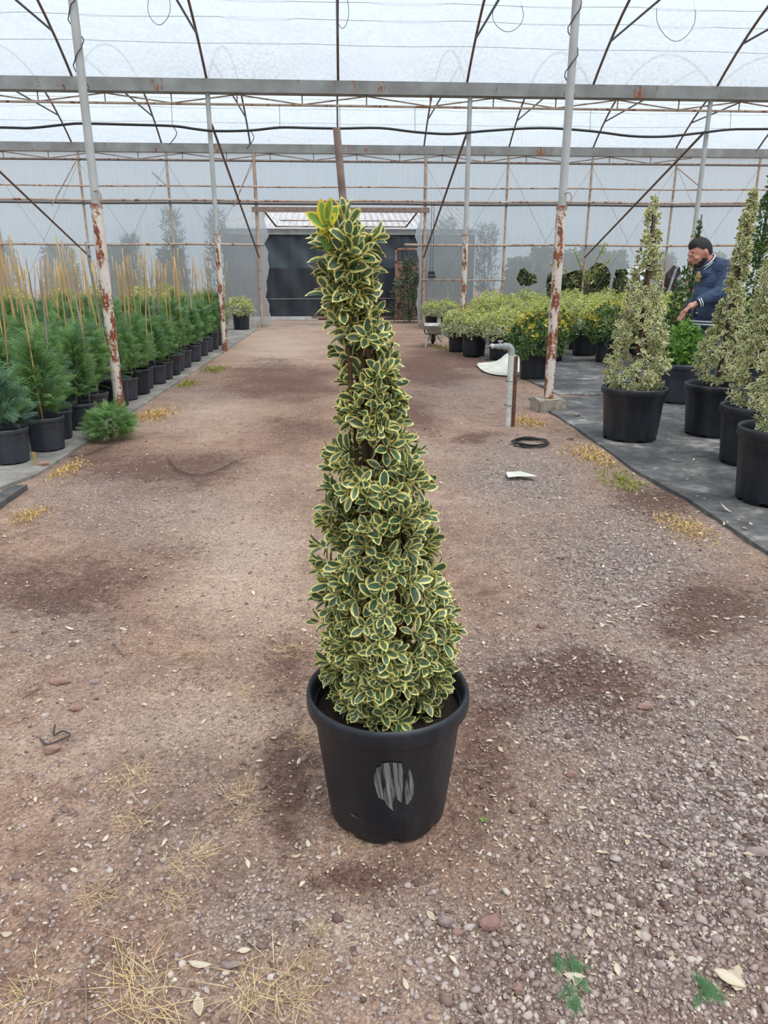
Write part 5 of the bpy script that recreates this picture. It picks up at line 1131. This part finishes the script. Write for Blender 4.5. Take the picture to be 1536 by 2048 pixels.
body.polygons.foreach_set('material_index', isb.astype(np.int32)); bo = link('body', body, man)
for s in (-1, 1):
    MB().lathe([(.0, -.009), (.007, -.006), (.010, 0), (.007, .006), (.001, .009)], 12, tuple(H_(-.106, s*.036, .0)), closed_bottom=False).build('eye', M['hair'], bo)
    ebp = [H_(-.112+.012*abs(t), s*(.018+.045*t), .024+.008*math.sin(t*3)) for t in np.linspace(0, 1, 6)]; MB().tube(ebp, [.005, .007, .007, .006, .005, .003], 6).build('eyebrow', M['hair'], bo)
hb = Blob(); hb.ell(H_(.004, 0, .010), (.126, .097, .142), tilt); hb.ell(H_(-.03, 0, .085), (.078, .075, .068), tilt)
hair = hb.remesh('hair', .008, [M['hair']], 3); bm = bmesh.new(); bm.from_mesh(hair); ti = tilt.transposed(); rem = []
for v in bm.verts:
    q = ti@(v.co-Vector(hc)); lim = .066 if q.x < -.055 else (.066-(q.x+.055)*1.1 if q.x < .0 else (.005-(q.x)*1.25))
    if abs(q.y) > .05 and -.03 < q.x < .035: lim = max(lim, .015)
    if q.z < lim: rem.append(v)
bmesh.ops.delete(bm, geom=rem, context='VERTS'); bm.to_mesh(hair); bm.free(); link('hair', hair, man)
# trousers and shoes
tr = Blob(); 
tr.ell(Q(1419, 662), (.185, .20, .13)).chain([Q(1424, 668, -.10), Q(1414, 725, -.125), np.array([.06, -.125, .10])], [.125, .095, .075]).chain([Q(1415, 668, .10), Q(1397, 722, .12), np.array([-.20, .12, .10])], [.125, .095, .075])
link('trousers', tr.remesh('trousers', .012, [M['jeans']], 5), man)
for (x, y) in ((.06, -.125), (-.20, .12)):
    sb_ = Blob(); sb_.ell((x-.05, y, .045), (.14, .05, .045)).ell((x+.03, y, .06), (.06, .048, .06)); link('shoe', sb_.remesh('shoe', .01, [M['shoe']], 3), man)
# jacket
jk = Blob(); jk.ell(Q(1437, 552), (.150, .245, .145)).ell(Q(1430, 566), (.185, .235, .15)).ell(Q(1424, 592), (.195, .232, .17)).ell(Q(1420, 622), (.195, .228, .16)).ell(Q(1430, 538), (.095, .15, .07))
jk.cap(Q(1419, 632), Q(1418, 641), .19, .185)
jk.chain([Q(1414, 531), Q(1424, 543)], [.088, .135]).ell(Q(1436, 535, -.08), (.12, .12, .09)).ell(Q(1436, 535, .08), (.12, .12, .09)).ell(Q(1408, 546), (.08, .13, .07)).ell(Q(1431, 527), (.085, .115, .07))
jk.chain([sh_n+np.array([.0, .05, .0]), sh_n, el_n, wr_n+np.array([.05, 0, .03])], [.115, .105, .088, .062]).chain([sh_f, el_f, wr_f+np.array([.05, 0, .04])], [.105, .085, .062])
jmesh = jk.remesh('jacket', .012, [M['jacket']], 6); jo = link('jacket', jmesh, man)
bvh = BVHTree.FromPolygons([v.co for v in jmesh.vertices], [tuple(p.vertices) for p in jmesh.polygons])
def onjacket(x, y, off=.006):
    d = Vector(ray(x, y)).normalized(); o_ = Vector(CAM)-Vector((pxc, pyc, 0)); h_ = bvh.ray_cast(o_, d)
    return (h_[0]+h_[1]*off) if h_[0] is not None else None
# hem rib with stripes
hcn = Q(1419, 644); zz = hcn[2]
def band(z0, z1, rx, ry, c, n=40): return MB().lathe([(1, z0), (1.0, z1)], n, closed_bottom=False), (rx, ry, c)
def ering(name, z0, z1, rx, ry, mat, parent, th=.006):
    mb = MB(); prf = [(-.0, z0), (0, z1), (-th*2, z1), (-th*2, z0)]; n = 44; v, f = [], []
    for (dr_, z) in prf:
        for k_ in range(n):
            a = 2*PI*k_/n; v.append((hcn[0]+(rx+dr_)*math.cos(a), (ry+dr_)*math.sin(a), z))
    for i in range(4):
        for k_ in range(n): f.append((i*n+k_, i*n+(k_+1) % n, ((i+1) % 4)*n+(k_+1) % n, ((i+1) % 4)*n+k_))
    return mb.add(v, f).build(name, mat, parent)
ering('hem_rib', zz-.045, zz+.03, .202, .232, M['rib'], jo)
ering('hem_stripe', zz-.022, zz-.008, .206, .236, M['white'], jo); ering('hem_stripe', zz+.008, zz+.022, .206, .236, M['white'], jo)
# cuff rib with stripes
ca_ = wr_n+(el_n-wr_n)*.04; cb_ = wr_n+(el_n-wr_n)*.26; MB().tube([ca_, cb_], [.047, .060], 18).build('cuff_rib', M['rib'], jo)
for t in (.30, .62):
    p0 = ca_*(1-t)+cb_*t; p1 = ca_*(1-t-.15)+cb_*(t+.15); r_ = .047+.013*t+.004; MB().tube([p0, p1], r_, 18).build('cuff_stripe', M['white'], jo)
ca_ = wr_f+(el_f-wr_f)*.04; cb_ = wr_f+(el_f-wr_f)*.26; MB().tube([ca_, cb_], [.047, .060], 14).build('cuff_rib', M['rib'], jo)
# collar
cpts = []
cl_, cr_ = Q(1398, 540), Q(1426, 512); cm = (cl_+cr_)/2; ux = (cr_-cl_)/2
for dz, nm, mt, rr0 in ((0, 'collar_rib', 'rib', .017), (.014, 'collar_stripe', 'white', .007), (-.010, 'collar_stripe', 'white', .007)):
    pts = [cm+ux*math.cos(a)*(1.02+abs(dz)*2)+np.array([0, (.098+abs(dz))*math.sin(a), dz]) for a in np.linspace(0, 2*PI, 30)]; MB().tube(pts, rr0, 8).build(nm, M[mt], jo)
# dark shirt panel, open front edge and snaps
pp_ = [onjacket(x, y, .004) for x, y in ((1386, 606), (1390, 603), (1392, 618), (1391, 632), (1384, 633))]
def decal(name, outline, mat, off=.005, n=5, rows=None, th=.006):
    """cloth patch laid on the jacket; outline = list of (y, x0, x1) rows"""
    v, f = [], []
    for (y, a, b) in outline:
        for j in range(n):
            p = onjacket(a+(b-a)*j/(n-1), y, off)
            if p is None: return None
            v.append(tuple(p))
    for i in range(len(outline)-1):
        for j in range(n-1): f.append((i*n+j, i*n+j+1, (i+1)*n+j+1, (i+1)*n+j))
    o = MB().add(v, f).build(name, mat, jo, smooth=True, angle=None); sm_ = o.modifiers.new('thickness', 'SOLIDIFY'); sm_.thickness = th; return o
decal('emblem', [(543, 1397, 1400), (547, 1395, 1402), (551, 1394, 1402.5), (553, 1394, 1402.5)], M['gold'])
decal('emblem', [(551.5, 1393, 1405), (554.5, 1393, 1405)], M['gold'], .009)
decal('emblem', [(554, 1393, 1402), (558, 1392, 1402), (564, 1393, 1402)], M['gold'])
decal('shirt_front', [(606, 1388, 1391.5), (614, 1388, 1392.5), (624, 1388, 1393), (634, 1388, 1393.5)], M['tee'], .003)
for x, y in ((1392, 604), (1394.5, 626), (1396.5, 642), (1398, 648)):
    p = onjacket(x, y, .006)
    if p: MB().lathe([(.0, -.006), (.012, -.005), (.014, 0), (.010, .005), (.001, .006)], 10, tuple(p), closed_bottom=False).build('snap', M['white'], jo)
